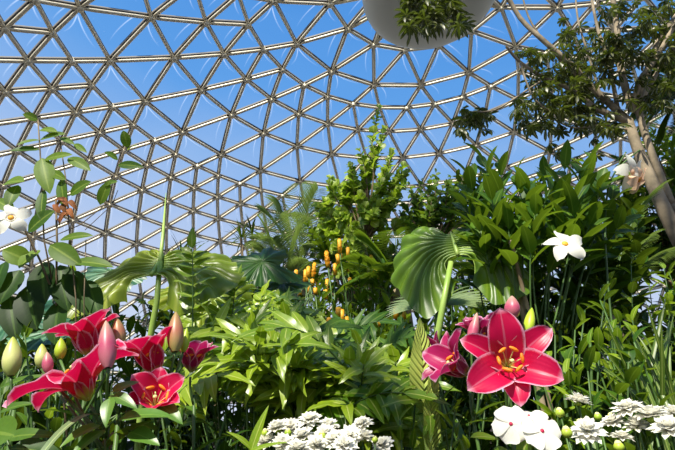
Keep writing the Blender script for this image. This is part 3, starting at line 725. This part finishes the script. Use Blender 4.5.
# blue-green
bp = at(100, 470, 1.6); base = gnd(bp); t = TH('elephant_ear', 'elephant ear with sheeny blue green leaves behind the climbing vine and lilies', 'elephant ear', base)
for (px, py, Y), sz, fc, up_ in (((112, 272, 2.0), .20, (-.1, -.75, .65), (.2, -.3, -.9)), ((20, 315, 1.5), .16, (.1, -.6, .8), (-.6, -.3, -.5)), ((60, 330, 1.45), .14, (0, -.5, .85), (-.7, -.3, -.4))):
    pt_ = at(px, py, Y); petiole(t, bez(base, (base + pt_) / 2 + ZUP * .1, pt_, 6), .012, .007, 'stem'); big_leaf(t, pt_, sz, fc, up_, 'bluegreen', ribs=14, amp=.05, crinkle=.02, sinus=.7, ribmat='stem')
# quilted pale leaf
bp = at(428, 470, 1.15); base = gnd(bp); t = TH('quilted_leaf_plant', 'tall narrow pale green quilted leaf standing beside the thick pale stalk', 'plant', base)
ml = MB(); a_, b_ = at(426, 415, 1.15), at(420, 316, 1.15); ml.leaf(a_, b_ - a_, (0, -1, .1), (b_ - a_).length, .066, 'lance', .12, .1, 26, .05, .7, k=6); ml.build('leaf', M['quilt'], t)
a_, b_ = at(432, 452, 1.12), at(431, 372, 1.12); ml = MB(); ml.leaf(a_, b_ - a_, (.3, -1, .1), (b_ - a_).length, .04, 'lance', .12, .1, 20, .05, .3, k=6); ml.build('leaf', M['quilt'], t)
petiole(t, [base, at(427, 440, 1.15), at(426, 412, 1.15)], .008, .006)

base = gnd(at(440, 470, 2.4)); t = TH('fan_palm', 'small fan palm with one pale horizontal fan of narrow leaflets under the ribbed corrugated leaf', 'palm', base); ml = MB(); c_ = at(437, 306, 2.4)
petiole(t, [base, at(440, 380, 2.45), c_], .012, .007, 'stem')
for i in range(22):
    a_ = -.5 + i * (PI + 1.0) / 21; ml.leaf(c_, V((math.cos(a_), -.5 * math.sin(a_) - .2, .12 + .1 * math.sin(a_))), (0, -.7, .7), .27, .034, 'lance', .4, .5, 6, 0, U(.5, 1), k=2)
ml.build('foliage', M['palm'], t)
base = gnd(at(445, 480, 2.7)); bush('leafy_shrub', 'small leaved shrub behind the pale horizontal fan palm leaf', 'shrub', base, tips_in(395, 270, 500, 360, 2.5, 2.9, 26), 'dark', 18, .10, .04, frac=.7, jit=.4)

# ---------------- golden shrimp plants (orange yellow spikes)
def spike_plant(label, px, Y, spikes, leaves, group=None):
    base = gnd(at(px, 420, Y)); t = TH('golden_shrimp_plant', label, 'flowering shrub', base, group); ms = MB(); ml = MB()
    for (x_, y_, h) in spikes + [(x_ + U(-9, 9), y_ + U(-4, 14), h * .7) for x_, y_, h in spikes]:
        h *= .9; c_ = at(x_, y_ + 5, Y + U(-.2, .2)); ms.tube(bez(base, (base + c_) / 2 + V((U(-.2, .2), 0, 0)), c_, 6), .006, 5); m = MB(); H = h
        ax = V((U(-.15, .15), U(-.15, .15), 1)).normalized(); m.tube([c_, c_ + ax * H * .9], .016, 6)
        for q in range(22):
            f = q / 22; th = q * 2.4; rd = V((math.cos(th), math.sin(th), 0)); m.leaf(c_ + ax * H * f * .85, ax + rd * (.55 - .3 * f), rd * -1 + ax, H * .36 * (1 - .4 * f), H * .26, 'ellip', .3, .2, 4, 0, .5, k=2)
        m.build('flower_spike', M['bract'], t)
    for tp in leaves: shoot(ms, ml, base, tp, 16, .16, .045, 'lance', .006, .002, .4, n=5, k=2)
    ms.build('stem', M['stem'], t); ml.build('foliage', M['green'], t); return t
spike_plant('golden shrimp plant, its orange spikes clustered at the left over the dark elephant ear', 305, 3.6, [(305, 278, .13), (313, 272, .15), (290, 280, .08), (326, 287, .13), (328, 262, .16), (296, 275, .1), (318, 284, .1), (300, 290, .07), (285, 275, .08), (309, 288, .08)], tips_in(275, 265, 330, 330, 3.3, 3.9, 14))
spike_plant('golden shrimp plant with small orange spikes right of centre, before the ribbed leaf', 370, 3.6, [(340, 248, .13), (348, 252, .1), (348, 268, .12), (372, 262, .12), (375, 268, .1), (387, 270, .08), (378, 275, .07)], tips_in(330, 255, 395, 320, 3.3, 3.9, 14))
spike_plant('golden shrimp plant lower down with spikes between the fern tips', 350, 2.9, [(343, 318, .1), (347, 322, .08), (338, 312, .07), (396, 314, .08), (381, 323, .06), (404, 326, .06), (370, 330, .06), (348, 346, .07)], tips_in(320, 310, 415, 350, 2.7, 3.2, 12))

# ---------------- centre shrub with rounded leaves
def shrub(label, px, Y, tips, mat='shrub', nl=22, L=.13, W=.11, prof='round', name='shrub', cat='shrub', frac=.45, trunk=.03, group=None, hub=None, **kw):
    base = gnd(at(px, 420, Y)); t = TH(name, label, cat, base, group); ms = MB(); ml = MB()
    hub = at(*hub) if hub else at(px, 300, Y); ms.tube(bez(base, (base + hub) / 2 + V((.1, 0, 0)), hub, 8), [trunk - trunk * .5 * i / 8 for i in range(9)], 7)
    for tp in tips: shoot(ms, ml, hub, tp, nl, L, W, prof, .012, .003, frac, n=4, k=2, **kw)
    ms.build('stem', M['twig'], t); ml.build('foliage', M[mat], t); return t
ct = [(379, 106, 4.6), (384, 128, 4.6), (372, 140, 4.6), (392, 150, 4.6), (360, 150, 4.6), (350, 165, 4.6), (368, 165, 4.7), (385, 170, 4.5), (330, 178, 4.7), (345, 185, 4.6), (398, 178, 4.6), (405, 165, 4.7), (360, 195, 4.5), (325, 200, 4.7), (375, 200, 4.4), (340, 210, 4.5), (355, 225, 4.4), (390, 200, 4.6), (318, 215, 4.8), (330, 235, 4.6)]
ct = ct + [(c_[0] + U(-14, 14), c_[1] + U(4, 26), c_[2] + U(-.3, .3)) for c_ in ct[2:]] + [(c_[0] + U(-16, 16), c_[1] + U(14, 40), c_[2] + U(-.3, .3)) for c_ in ct[4:]]
shrub('tall shrub of small rounded light green leaves climbing highest against the panes', 370, 4.7, [at(*c_) for c_ in ct], hub=(365, 245, 4.7), L=.105, W=.105, nl=22, jit=.7, face=.8, frac=.35)
ct = [(U(400, 475), U(172, 228), U(5.0, 5.6)) for _ in range(38)]
shrub('bushy mid green shrub to the right of the tallest round leaved shrub', 435, 5.3, [at(*c_) for c_ in ct], hub=(430, 260, 5.3), L=.10, W=.09, nl=22, mat='vine', jit=.7, face=.8)
ct = [(U(300, 400), U(225, 270), U(4.8, 5.4)) for _ in range(16)]
shrub('low leafy shrub behind the orange spikes', 350, 5.1, [at(*c_) for c_ in ct], hub=(350, 310, 5.1), L=.14, W=.09, nl=22, mat='green', prof='ellip')
ct = [(U(455, 560), U(165, 230), U(4.2, 5)) for _ in range(18)]
shrub('dark glossy shrub behind the broad leaved flowering vine', 505, 4.7, [at(*c_) for c_ in ct], hub=(505, 280, 4.7), L=.16, W=.08, nl=20, mat='dark', prof='ellip')

# ---------------- palms
def palm_frond(ml, ms, a, b, n=26, L=.3, W=.014, arch=.25, droop=.6, r=.008):
    a, b = V(a), V(b); pts = bez(a, (a + b) / 2 + ZUP * arch * (b - a).length, b, 16); ms.tube(pts, [r - r * .8 * i / 16 for i in range(17)], 5)
    for i in range(n):
        f = .18 + .82 * i / (n - 1); x = f * 16; q = min(15, int(x)); p = pts[q].lerp(pts[q + 1], x - q); t = (pts[q + 1] - pts[q]).normalized(); sd = t.cross(ZUP)
        sd = sd.normalized() if sd.length > .1 else V((1, 0, 0)); l_ = L * math.sin(PI * (.12 + .8 * f)) ** .7
        for s_ in (-1, 1): ml.leaf(p, t * .8 + sd * s_ + ZUP * .15, ZUP, l_ * U(.9, 1.1), W, 'lance', .3, droop, 4, 0, k=2)
def palm(label, px, Y, crown, tips, mat='palm', L=.35, W=.02, n=26, trunk=.06, name='palm', group=None):
    base = gnd(at(px, 420, Y)); cr = at(*crown); t = TH(name, label, 'palm', base, group); ms = MB(); ml = MB(); tb_ = MB()
    tb_.tube(bez(base, (base + cr) / 2 + V((.05, 0, 0)), cr, 8), trunk, 9); tb_.build('trunk', M['bark_thin'], t)
    for tp in tips: palm_frond(ml, ms, cr, at(*tp), n, L, W)
    ms.build('rachis', M['stem'], t); ml.build('foliage', M[mat], t); return t
palm('slender grey green palm left of the tall shrub, feathery fronds against the sky', 300, 6.0, (300, 268, 6.0), [(262, 212, 6), (278, 200, 6.2), (300, 185, 6.2), (318, 190, 5.8), (335, 215, 6), (252, 240, 5.8), (265, 262, 5.5), (290, 215, 5.3), (325, 245, 5.4), (310, 205, 6.5), (345, 190, 6.4)], L=.42, W=.022)
palm('pale feathery palm in front, between the dark elephant ear and orange spikes', 285, 4.6, (285, 290, 4.6), [(262, 222, 4.6), (280, 215, 4.6), (300, 232, 4.6), (255, 250, 4.5), (308, 262, 4.4), (272, 240, 4.3)], L=.3, W=.016)
palm('palm with wide spreading green fronds behind the ribbed corrugated leaf', 410, 3.6, (400, 290, 3.6), [(345, 262, 3.5), (360, 240, 3.6), (395, 232, 3.7), (425, 240, 3.6), (350, 282, 3.4), (470, 262, 3.5), (400, 262, 3.2)], mat='green', L=.3, W=.02)
palm('cycad like palm with stiff feathery fronds in front of the pale leaning trunk', 640, 2.9, (612, 300, 2.9), [(662, 185, 2.9), (625, 215, 3.1), (598, 240, 2.9), (655, 235, 2.8), (680, 250, 2.8), (640, 262, 2.5)], L=.2, W=.013, n=34)
for lb, px, Y, top_ in (('small spiky dracaena rosette silhouetted above the dark elephant ear leaf', 241, 5.5, (241, 238, 5.5)), ('short spiky dracaena rosette left of the feathery palm, lowest against the panes', 253, 6.2, (252, 232, 6.2)), ('tiny dracaena tuft peeping between the crinkled leaf and the panes', 211, 4.2, (181, 255, 4.2))):
    base = gnd(at(px, 420, Y)); cr = at(*top_); t = TH('dracaena', lb, 'dracaena', base); ms = MB(); ms.tube(bez(base, (base + cr) / 2 + V((.1, 0, 0)), cr, 8), .018, 6); ms.build('stem', M['twig'], t); ml = MB()
    for i in range(34):
        th = U(0, 6.28); el = U(-.3, 1.4); ml.leaf(cr + ZUP * U(-.08, .05), V((math.cos(th) * math.cos(el), math.sin(th) * math.cos(el), math.sin(el))), ZUP, U(.2, .3), .018, 'lance', .3, .3, 4, 0, k=2)
    ml.build('foliage', M['dark'], t)

# ---------------- mandevilla (broad glossy leaves, white trumpet flowers)
def mandevilla_flower(parent, c, axis, r=.04, roll=0, mat='white', eye='yelloweye', tube=.05):
    axis = V(axis).normalized(); a = axis.cross(ZUP).normalized(); b = a.cross(axis); m = MB()
    for i in range(5):
        th = roll + i * 2 * PI / 5; rd = a * math.cos(th) + b * math.sin(th); sd = axis.cross(rd); rows = []
        for s_ in range(9):
            t_ = s_ / 8; w = r * .29 * (.22 + math.sin(PI * min(1, t_ * .97)) ** .8) * (1 if t_ < .95 else .3); row = []
            for j in range(6):
                x = j / 2.5 - 1; row.append(c + rd * (r * (.08 + t_ * .95)) + sd * (x * w + .28 * r * t_ * t_) + axis * (.10 * r * x * t_ + .10 * r * math.sin(t_ * 3) - .2 * r * t_ * t_))
            rows.append(row)
        m.grid(rows)
    m.tube([c - axis * tube, c - axis * tube * .4, c - axis * .002, c + axis * .004], [r * .07, r * .16, r * .2, r * .26], 10, cap=False)
    f = m.build('flower', M[mat], parent); e = MB(); e.blob(c + axis * .002, r * .16, axis, r * .06, 10, 5); e.build('flower_eye', M[eye], f); return f
# right-hand mass
base = gnd(at(560, 470, 1.9)); t = TH('mandevilla', 'mandevilla with broad glossy leaves and one white star flower, right of the ribbed leaf', 'flowering vine', base); ms = MB(); ml = MB(); md = MB()
hub = at(520, 330, 1.9)
for (px, py, Y) in [(470, 178, 1.8), (483, 160, 1.85), (500, 165, 1.75), (515, 178, 1.8), (530, 185, 1.7), (492, 200, 1.7), (462, 200, 1.85), (545, 170, 1.9), (550, 190, 1.7), (566, 165, 1.8), (580, 175, 1.75), (590, 158, 1.85), (600, 185, 1.8), (612, 200, 1.75), (575, 200, 1.65), (535, 215, 1.65), (508, 225, 1.7), (480, 232, 1.75), (560, 225, 1.7), (590, 225, 1.7), (620, 225, 1.8)]:
    h_ = at(px * .5 + 265, 330, Y + .1); shoot(ms, ml, h_, at(px, py, Y), 11, .15, .06, 'ellip', .004, .002, .5, ang=.85, face=.4, droop=.5, jit=.3, sc_end=.75, n=7)
for _ in range(44):
    px, py, Y = U(470, 640), U(205, 320), U(1.9, 2.4); h_ = at(px * .8 + 110, py + 75, Y + .1); shoot(ms, md, h_, at(px, py, Y), 10, .15, .068, 'ellip', .004, .002, .6, ang=1.0, droop=.6, jit=.3, n=6)
for px in (500, 530, 560, 590, 610): ms.tube(bez(base, at(px, 420, 1.9), at(px, 330, 1.9), 8), .006, 6)
ms.tube(bez(base, at(520, 330, 1.9), at(507, 215, 1.72), 10), .011, 7, mi=1); ms.tube(bez(base, at(535, 330, 1.9), at(510, 240, 1.7), 10), .008, 7, mi=1)
mandevilla_flower(t, at(565, 244, 1.5), (-.05, -.9, .35), .066, .55)
ms.tube([at(562, 262, 1.56), at(565, 247, 1.52)], .003, 6)
ms.build('stem', [M['stem'], M['bark_thin']], t); ml.build('foliage', M['green'], t); md.build('foliage', M['dark'], t)
# trumpet flower upper right
base = gnd(at(600, 470, 1.75)); t = TH('trumpet_vine', 'climbing vine ending in one drooping peach and white trumpet flower before the pale trunk', 'flowering vine', base); ms = MB()
c_ = at(632, 172, 1.7); ms.tube(bez(base, at(585, 230, 1.75), at(612, 178, 1.74), 12), .004, 6)
mandevilla_flower(t, c_, (.35, -.8, -.4), .075, .2, 'white', 'peach', .07); mandevilla_flower(t, at(639, 180, 1.68), (.5, -.5, -.7), .055, .9, 'peach', 'yelloweye', .06)
for tp in ((626, 152, 1.7), (640, 150, 1.7)):
    ms.tube(bez(at(612, 178, 1.74), at(618, 165, 1.72), at(*tp), 6), .003, 5)
m = MB(); m.tube([at(608, 182, 1.74), at(620, 178, 1.72), at(630, 174, 1.7)], [.004, .009, .016], 8); m.build('flower_tube', M['bright'], t)
ml = MB()
for q in ((590, 200), (600, 190), (585, 215), (605, 205)):
    a_ = at(q[0], q[1], 1.74); ml.leaf(a_, V((U(-1, 1), -.3, U(.1, .8))), (0, -.6, .8), .11, .05)
ms.build('stem', M['stem'], t); ml.build('foliage', M['green'], t)

# left climbing vine with white flower
base = gnd(at(40, 480, 1.25)); t = TH('climbing_vine', 'wiry climbing vine with rounded leaves and one white star flower against the panes', 'flowering vine', base); ms = MB(); ml = MB(); mk = MB()
def run(pts, r=.0022, n=14):
    P = [at(*p) for p in pts]; ms.tube(P, r, 5); return P
run([(70, 470, 1.3), (62, 380, 1.3), (56, 300, 1.25), (57, 240, 1.2), (56, 200, 1.2)], .003); run([(56, 300, 1.25), (44, 240, 1.2), (42, 190, 1.2), (40, 150, 1.2), (38, 120, 1.2)], .0022)
run([(75, 400, 1.25), (76, 300, 1.22), (70, 240, 1.2), (66, 180, 1.2), (60, 140, 1.2)], .0018); run([(85, 380, 1.25), (84, 300, 1.2), (86, 240, 1.2)], .0014)
run([(56, 300, 1.25), (40, 260, 1.2), (24, 228, 1.18), (14, 218, 1.15)], .003); run([(44, 240, 1.2), (80, 225, 1.2), (105, 205, 1.22), (118, 165, 1.2), (128, 140, 1.2)], .0014); run([(118, 190, 1.2), (112, 205, 1.2), (85, 230, 1.2)], .001)
lv = [((38, 120), (26, 114), .022), ((40, 130), (52, 128), .02), ((40, 140), (58, 131), .024), ((40, 150), (14, 147), .024), ((40, 140), (20, 141), .018), ((42, 158), (46, 182), .04), ((44, 160), (64, 152), .022), ((52, 172), (60, 176), .02), ((68, 158), (84, 164), .026), ((60, 138), (70, 140), .014), ((74, 144), (82, 148), .014), ((62, 178), (60, 200), .026), ((70, 195), (84, 182), .03), ((44, 190), (38, 212), .024),
      ((18, 185), (8, 200), .03), ((4, 184), (18, 178), .035), ((-4, 200), (8, 206), .03), ((28, 232), (46, 212), .038), ((100, 205), (106, 184), .026), ((118, 160), (108, 152), .022), ((118, 165), (136, 164), .02), ((128, 148), (124, 133), .022), ((128, 150), (134, 144), .016), ((50, 245), (72, 258), .04), ((40, 250), (20, 262), .04), ((72, 262), (104, 260), .03), ((60, 240), (84, 232), .022), ((30, 262), (6, 250), .04), ((100, 188), (112, 180), .02)]
for (a_, b_, W) in lv:
    A_, B_ = at(a_[0], a_[1], 1.2), at(b_[0], b_[1], 1.17); ml.leaf(A_, B_ - A_, (U(-.3, .3), -.9, U(0, .5)), (B_ - A_).length * 1.2, W * 1.35, 'ellip', .2, .4, 8)
for (a_, b_, W) in [((44, 262), (40, 290), .08), ((60, 265), (64, 295), .07), ((20, 270), (2, 292), .07), ((72, 270), (80, 300), .06), ((28, 285), (30, 315), .08), ((5, 262), (-8, 285), .07), ((88, 280), (95, 305), .05), ((10, 296), (12, 325), .06), ((60, 300), (52, 330), .06)]:
    A_, B_ = at(a_[0], a_[1], 1.26), at(b_[0], b_[1], 1.22); mk.leaf(A_, B_ - A_, (U(-.3, .3), -.8, U(.2, .6)), (B_ - A_).length * 1.3, W, 'ellip', .2, .4, 8)
ms.build('stem', M['twig'], t); ml.build('foliage', M['vine'], t); mk.build('foliage', M['dark'], t)
mandevilla_flower(t, at(11, 218, 1.1), (.3, -.9, .15), .046, .25)
mb = MB()
for _ in range(9):
    A_ = at(U(60, 70), U(196, 214), 1.18); mb.leaf(A_, V((U(-.6, .6), -.3, U(-.8, .9))), (0, -.8, .3), .045, .016, 'lance', .5, 1.2, 6, .1)
o = mb.build('withered_leaf', M['brown'], t); o['label'] = 'curled dry brown leaves hanging on the vine'; 
base = gnd(at(90, 480, 1.35)); bush('leafy_shrub', 'small pale variegated shoot below the withered brown leaves of the vine', 'shrub', base, [at(70, 262, 1.3), at(80, 285, 1.3), at(98, 300, 1.35), at(55, 280, 1.3)], 'bright', 9, .07, .024, frac=.3, prof='lance')

# ---------------- foreground / midground leafy filler on the right
base = gnd(at(560, 480, 1.3)); bush('leafy_shrub', 'bright leafy shrub with oval yellow green leaves right of the open crimson lily', 'shrub', base, [at(555, 335, 1.2), at(545, 350, 1.25), at(575, 330, 1.25), at(600, 300, 1.25), at(606, 288, 1.3), at(590, 345, 1.2), at(565, 372, 1.15), at(540, 375, 1.2), at(620, 320, 1.3), at(585, 310, 1.3)], 'bright', 12, .085, .03, frac=.4, jit=.3, stem='stem')
base = gnd(at(610, 480, 1.4)); bush('leafy_shrub', 'mid green oval leaved shrub behind the white chrysanthemum heads at the right', 'shrub', base, tips_in(560, 330, 660, 395, 1.1, 1.5, 12), 'green', 11, .10, .042, frac=.5, jit=.3)
base = gnd(at(640, 480, 2.0)); bush('leafy_shrub', 'sunlit pale leaved shrub below the stiff feathery palm at the right edge', 'shrub', base, tips_in(605, 265, 680, 330, 1.7, 2.2, 14), 'bright', 13, .10, .04, frac=.4, jit=.3)
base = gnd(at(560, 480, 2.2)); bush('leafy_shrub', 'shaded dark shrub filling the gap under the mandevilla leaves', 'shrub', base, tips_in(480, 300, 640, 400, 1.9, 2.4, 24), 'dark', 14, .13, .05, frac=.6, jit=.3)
# grass blades
t = TH('strap_grass', 'clump of long narrow arching grass blades at the right edge behind chrysanthemums', 'grass clump', gnd(at(650, 480, 1.15)), None, 'thing'); ml = MB()
for _ in range(48):
    b_ = gnd(at(U(630, 700), 470, U(1.15, 1.35))); tp = at(U(622, 705), U(300, 415), U(1.05, 1.4)); top = b_.copy(); top.z = at(640, 440, 1.1).z - .05
    ml.leaf(top, tp - top + ZUP * .1, (U(-.5, .5), -.8, .4), (tp - top).length * 1.1, .010, 'strap', .35, U(.2, 1.1), 9, 0, k=2)
    ml.leaf(b_, top - b_, (0, -1, 0), (top - b_).length, .009, 'strap', .3, 0, 3, 0, k=2)
ml.build('foliage', M['blade'], t)

# ---------------- filler at left and centre
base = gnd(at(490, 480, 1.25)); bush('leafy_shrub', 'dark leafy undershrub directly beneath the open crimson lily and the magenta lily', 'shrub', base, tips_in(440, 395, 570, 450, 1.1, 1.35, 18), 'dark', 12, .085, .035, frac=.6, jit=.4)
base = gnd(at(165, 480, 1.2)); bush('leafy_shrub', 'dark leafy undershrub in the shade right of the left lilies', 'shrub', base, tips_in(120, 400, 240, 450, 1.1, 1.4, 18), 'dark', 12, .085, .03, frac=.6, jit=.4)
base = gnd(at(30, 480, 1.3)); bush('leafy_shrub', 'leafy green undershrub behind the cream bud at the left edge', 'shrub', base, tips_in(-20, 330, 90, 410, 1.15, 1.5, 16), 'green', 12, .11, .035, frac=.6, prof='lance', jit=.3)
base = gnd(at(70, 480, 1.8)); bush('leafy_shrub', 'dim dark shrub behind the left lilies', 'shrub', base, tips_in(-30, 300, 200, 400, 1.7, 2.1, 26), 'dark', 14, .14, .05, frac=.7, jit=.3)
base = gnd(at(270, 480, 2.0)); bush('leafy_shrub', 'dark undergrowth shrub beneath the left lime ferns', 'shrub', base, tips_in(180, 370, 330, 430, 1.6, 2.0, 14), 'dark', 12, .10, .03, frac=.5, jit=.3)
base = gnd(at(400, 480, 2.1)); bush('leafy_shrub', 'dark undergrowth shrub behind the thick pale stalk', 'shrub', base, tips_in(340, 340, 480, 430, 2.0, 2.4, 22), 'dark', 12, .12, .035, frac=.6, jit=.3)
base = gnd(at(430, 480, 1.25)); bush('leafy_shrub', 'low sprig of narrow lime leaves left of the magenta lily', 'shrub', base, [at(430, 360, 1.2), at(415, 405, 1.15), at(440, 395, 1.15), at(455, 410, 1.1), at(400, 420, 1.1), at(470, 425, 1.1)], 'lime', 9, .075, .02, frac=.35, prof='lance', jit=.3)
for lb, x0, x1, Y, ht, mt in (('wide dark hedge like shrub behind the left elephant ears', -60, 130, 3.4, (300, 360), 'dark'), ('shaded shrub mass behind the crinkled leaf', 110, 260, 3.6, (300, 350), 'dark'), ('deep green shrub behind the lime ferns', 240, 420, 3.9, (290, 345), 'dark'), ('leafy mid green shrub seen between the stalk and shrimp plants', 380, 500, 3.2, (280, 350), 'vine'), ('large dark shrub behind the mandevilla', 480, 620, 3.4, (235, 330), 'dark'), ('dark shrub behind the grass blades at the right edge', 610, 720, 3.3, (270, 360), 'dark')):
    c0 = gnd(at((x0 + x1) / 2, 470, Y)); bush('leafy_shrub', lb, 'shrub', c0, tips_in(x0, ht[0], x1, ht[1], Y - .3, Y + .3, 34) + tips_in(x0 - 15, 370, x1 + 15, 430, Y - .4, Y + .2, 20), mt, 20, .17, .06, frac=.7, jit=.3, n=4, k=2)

# ---------------- trees at the right
def tree_cluster(ml, p, n=8, L=.22, W=.075, rnd=None):
    """umbrella of leaflets"""
    ax = (V((U(-.5, .5), U(-.5, .5), 1))).normalized(); o = ax.orthogonal().normalized(); q = ax.cross(o); a0 = U(0, 6)
    for i in range(n):
        th = a0 + i * 2 * PI / n; rd = o * math.cos(th) + q * math.sin(th); ml.leaf(p, rd + ax * U(-.6, .05), ax, L * U(.8, 1.1), W, 'obov', .2, .8, 4, 0, rnd, k=2)
TY = 5.6
base = gnd(at(705, 300, TY)); t = TH('umbrella_tree', 'large pale barked tree with crooked spreading branches and umbrella leaf clusters', 'tree', base); tr_ = MB(); ml = MB()
def limb(pts, r0, r1):
    P = [at(*p) for p in pts]
    # smooth
    Q = []
    for i in range(len(P) - 1):
        for s_ in range(4):
            t_ = s_ / 4; p0 = P[max(0, i - 1)]; p1 = P[i]; p2 = P[i + 1]; p3 = P[min(len(P) - 1, i + 2)]
            Q.append(.5 * ((2 * p1) + (p2 - p0) * t_ + (2 * p0 - 5 * p1 + 4 * p2 - p3) * t_ ** 2 + (3 * p1 - p0 - 3 * p2 + p3) * t_ ** 3))
    Q.append(P[-1]); n = len(Q); tr_.tube(Q, [r0 + (r1 - r0) * i / (n - 1) for i in range(n)], 9); return Q
mp_ = at(700, 275, TY); tr_.tube(bez(base, (base + mp_) / 2, mp_, 5), [.11] * 6, 10)
limb([(700, 275, TY), (678, 238, TY), (655, 190, TY), (638, 150, TY), (628, 120, TY)], .105, .06)
limb([(672, 205, TY), (656, 165, TY), (643, 128, TY), (636, 100, TY)], .05, .045)
limb([(690, 240, TY), (672, 205, TY)], .06, .05)
B = []
for pts, r0, r1 in [
    ([(628, 120, TY), (600, 95, TY), (575, 68, TY - .1), (545, 42, TY - .2), (520, 18, TY - .2), (505, -10, TY - .3)], .05, .03),
    ([(600, 112, TY), (575, 92, TY), (545, 78, TY - .2), (520, 62, TY - .3), (506, 46, TY - .4)], .035, .018),
    ([(628, 122, TY), (604, 112, TY), (585, 105, TY)], .05, .04),
    ([(632, 110, TY), (622, 75, TY), (618, 40, TY), (612, -10, TY)], .055, .04),
    ([(636, 105, TY), (648, 70, TY), (660, 40, TY), (685, 5, TY)], .06, .045),
    ([(632, 112, TY), (640, 80, TY - .2), (655, 60, TY - .2), (680, 15, TY - .3)], .04, .03),
    ([(636, 112, TY), (650, 85, TY + .2), (672, 50, TY + .3), (690, 40, TY)], .035, .03),
    ([(618, 110, TY), (608, 60, TY), (598, 30, TY), (590, -10, TY)], .03, .02),
    ([(600, 95, TY), (590, 60, TY), (578, 20, TY), (575, -15, TY)], .02, .012),
    ([(585, 82, TY), (560, 60, TY - .1), (532, 24, TY - .2), (522, -5, TY - .2)], .02, .012),
    ([(545, 78, TY - .2), (520, 95, TY - .3), (495, 110, TY - .4), (472, 112, TY - .4)], .015, .01),
    ([(520, 62, TY - .3), (535, 100, TY - .3), (565, 118, TY)], .015, .01),
    ([(628, 130, TY), (600, 125, TY), (575, 128, TY), (555, 120, TY)], .02, .01),
    ([(520, 18, TY - .2), (490, -20, TY - .3), (460, -25, TY - .5), (440, 5, TY - .6)], .02, .01)]:
    B.append(limb(pts, r0, r1))
tr_.build('trunk', M['bark'], t)
def cl(x0, y0, x1, y1, n, Y0=TY - .5, Y1=TY + .5, L=.17, W=.042):
    for _ in range(n): tree_cluster(ml, at(U(x0, x1), U(y0, y1), U(Y0, Y1)), rng.randint(6, 9), L * U(.8, 1.2), W)
cl(530, 50, 585, 130, 100); cl(560, 30, 640, 110, 90); cl(600, 0, 675, 60, 100); cl(640, 40, 680, 110, 40); cl(515, 95, 565, 128, 36); cl(565, 110, 620, 130, 26)
cl(405, -8, 458, 12, 40, TY - .9, TY - .4, L=.22); cl(404, 12, 465, 28, 34, TY - .9, TY - .4, L=.22); cl(455, 108, 492, 132, 30, L=.15); cl(512, 30, 535, 62, 7, L=.12); cl(545, 20, 600, 40, 8, L=.12); cl(545, 120, 600, 165, 12, L=.13)
ml.build('foliage', M['tree'], t)
# dark conifer-like tree and palms behind trunk
palm('dark shaded palm behind the pale tree at the right edge', 720, 8.5, (690, 95, 8.5), [(640, 95, 8.5), (645, 120, 8.3), (655, 70, 8.6), (665, 135, 8.4), (640, 140, 8.2), (680, 50, 8.5), (635, 110, 8.8), (700, 150, 8.4), (650, 105, 8.2)], mat='dark', L=.7, W=.05, n=36, trunk=.12)
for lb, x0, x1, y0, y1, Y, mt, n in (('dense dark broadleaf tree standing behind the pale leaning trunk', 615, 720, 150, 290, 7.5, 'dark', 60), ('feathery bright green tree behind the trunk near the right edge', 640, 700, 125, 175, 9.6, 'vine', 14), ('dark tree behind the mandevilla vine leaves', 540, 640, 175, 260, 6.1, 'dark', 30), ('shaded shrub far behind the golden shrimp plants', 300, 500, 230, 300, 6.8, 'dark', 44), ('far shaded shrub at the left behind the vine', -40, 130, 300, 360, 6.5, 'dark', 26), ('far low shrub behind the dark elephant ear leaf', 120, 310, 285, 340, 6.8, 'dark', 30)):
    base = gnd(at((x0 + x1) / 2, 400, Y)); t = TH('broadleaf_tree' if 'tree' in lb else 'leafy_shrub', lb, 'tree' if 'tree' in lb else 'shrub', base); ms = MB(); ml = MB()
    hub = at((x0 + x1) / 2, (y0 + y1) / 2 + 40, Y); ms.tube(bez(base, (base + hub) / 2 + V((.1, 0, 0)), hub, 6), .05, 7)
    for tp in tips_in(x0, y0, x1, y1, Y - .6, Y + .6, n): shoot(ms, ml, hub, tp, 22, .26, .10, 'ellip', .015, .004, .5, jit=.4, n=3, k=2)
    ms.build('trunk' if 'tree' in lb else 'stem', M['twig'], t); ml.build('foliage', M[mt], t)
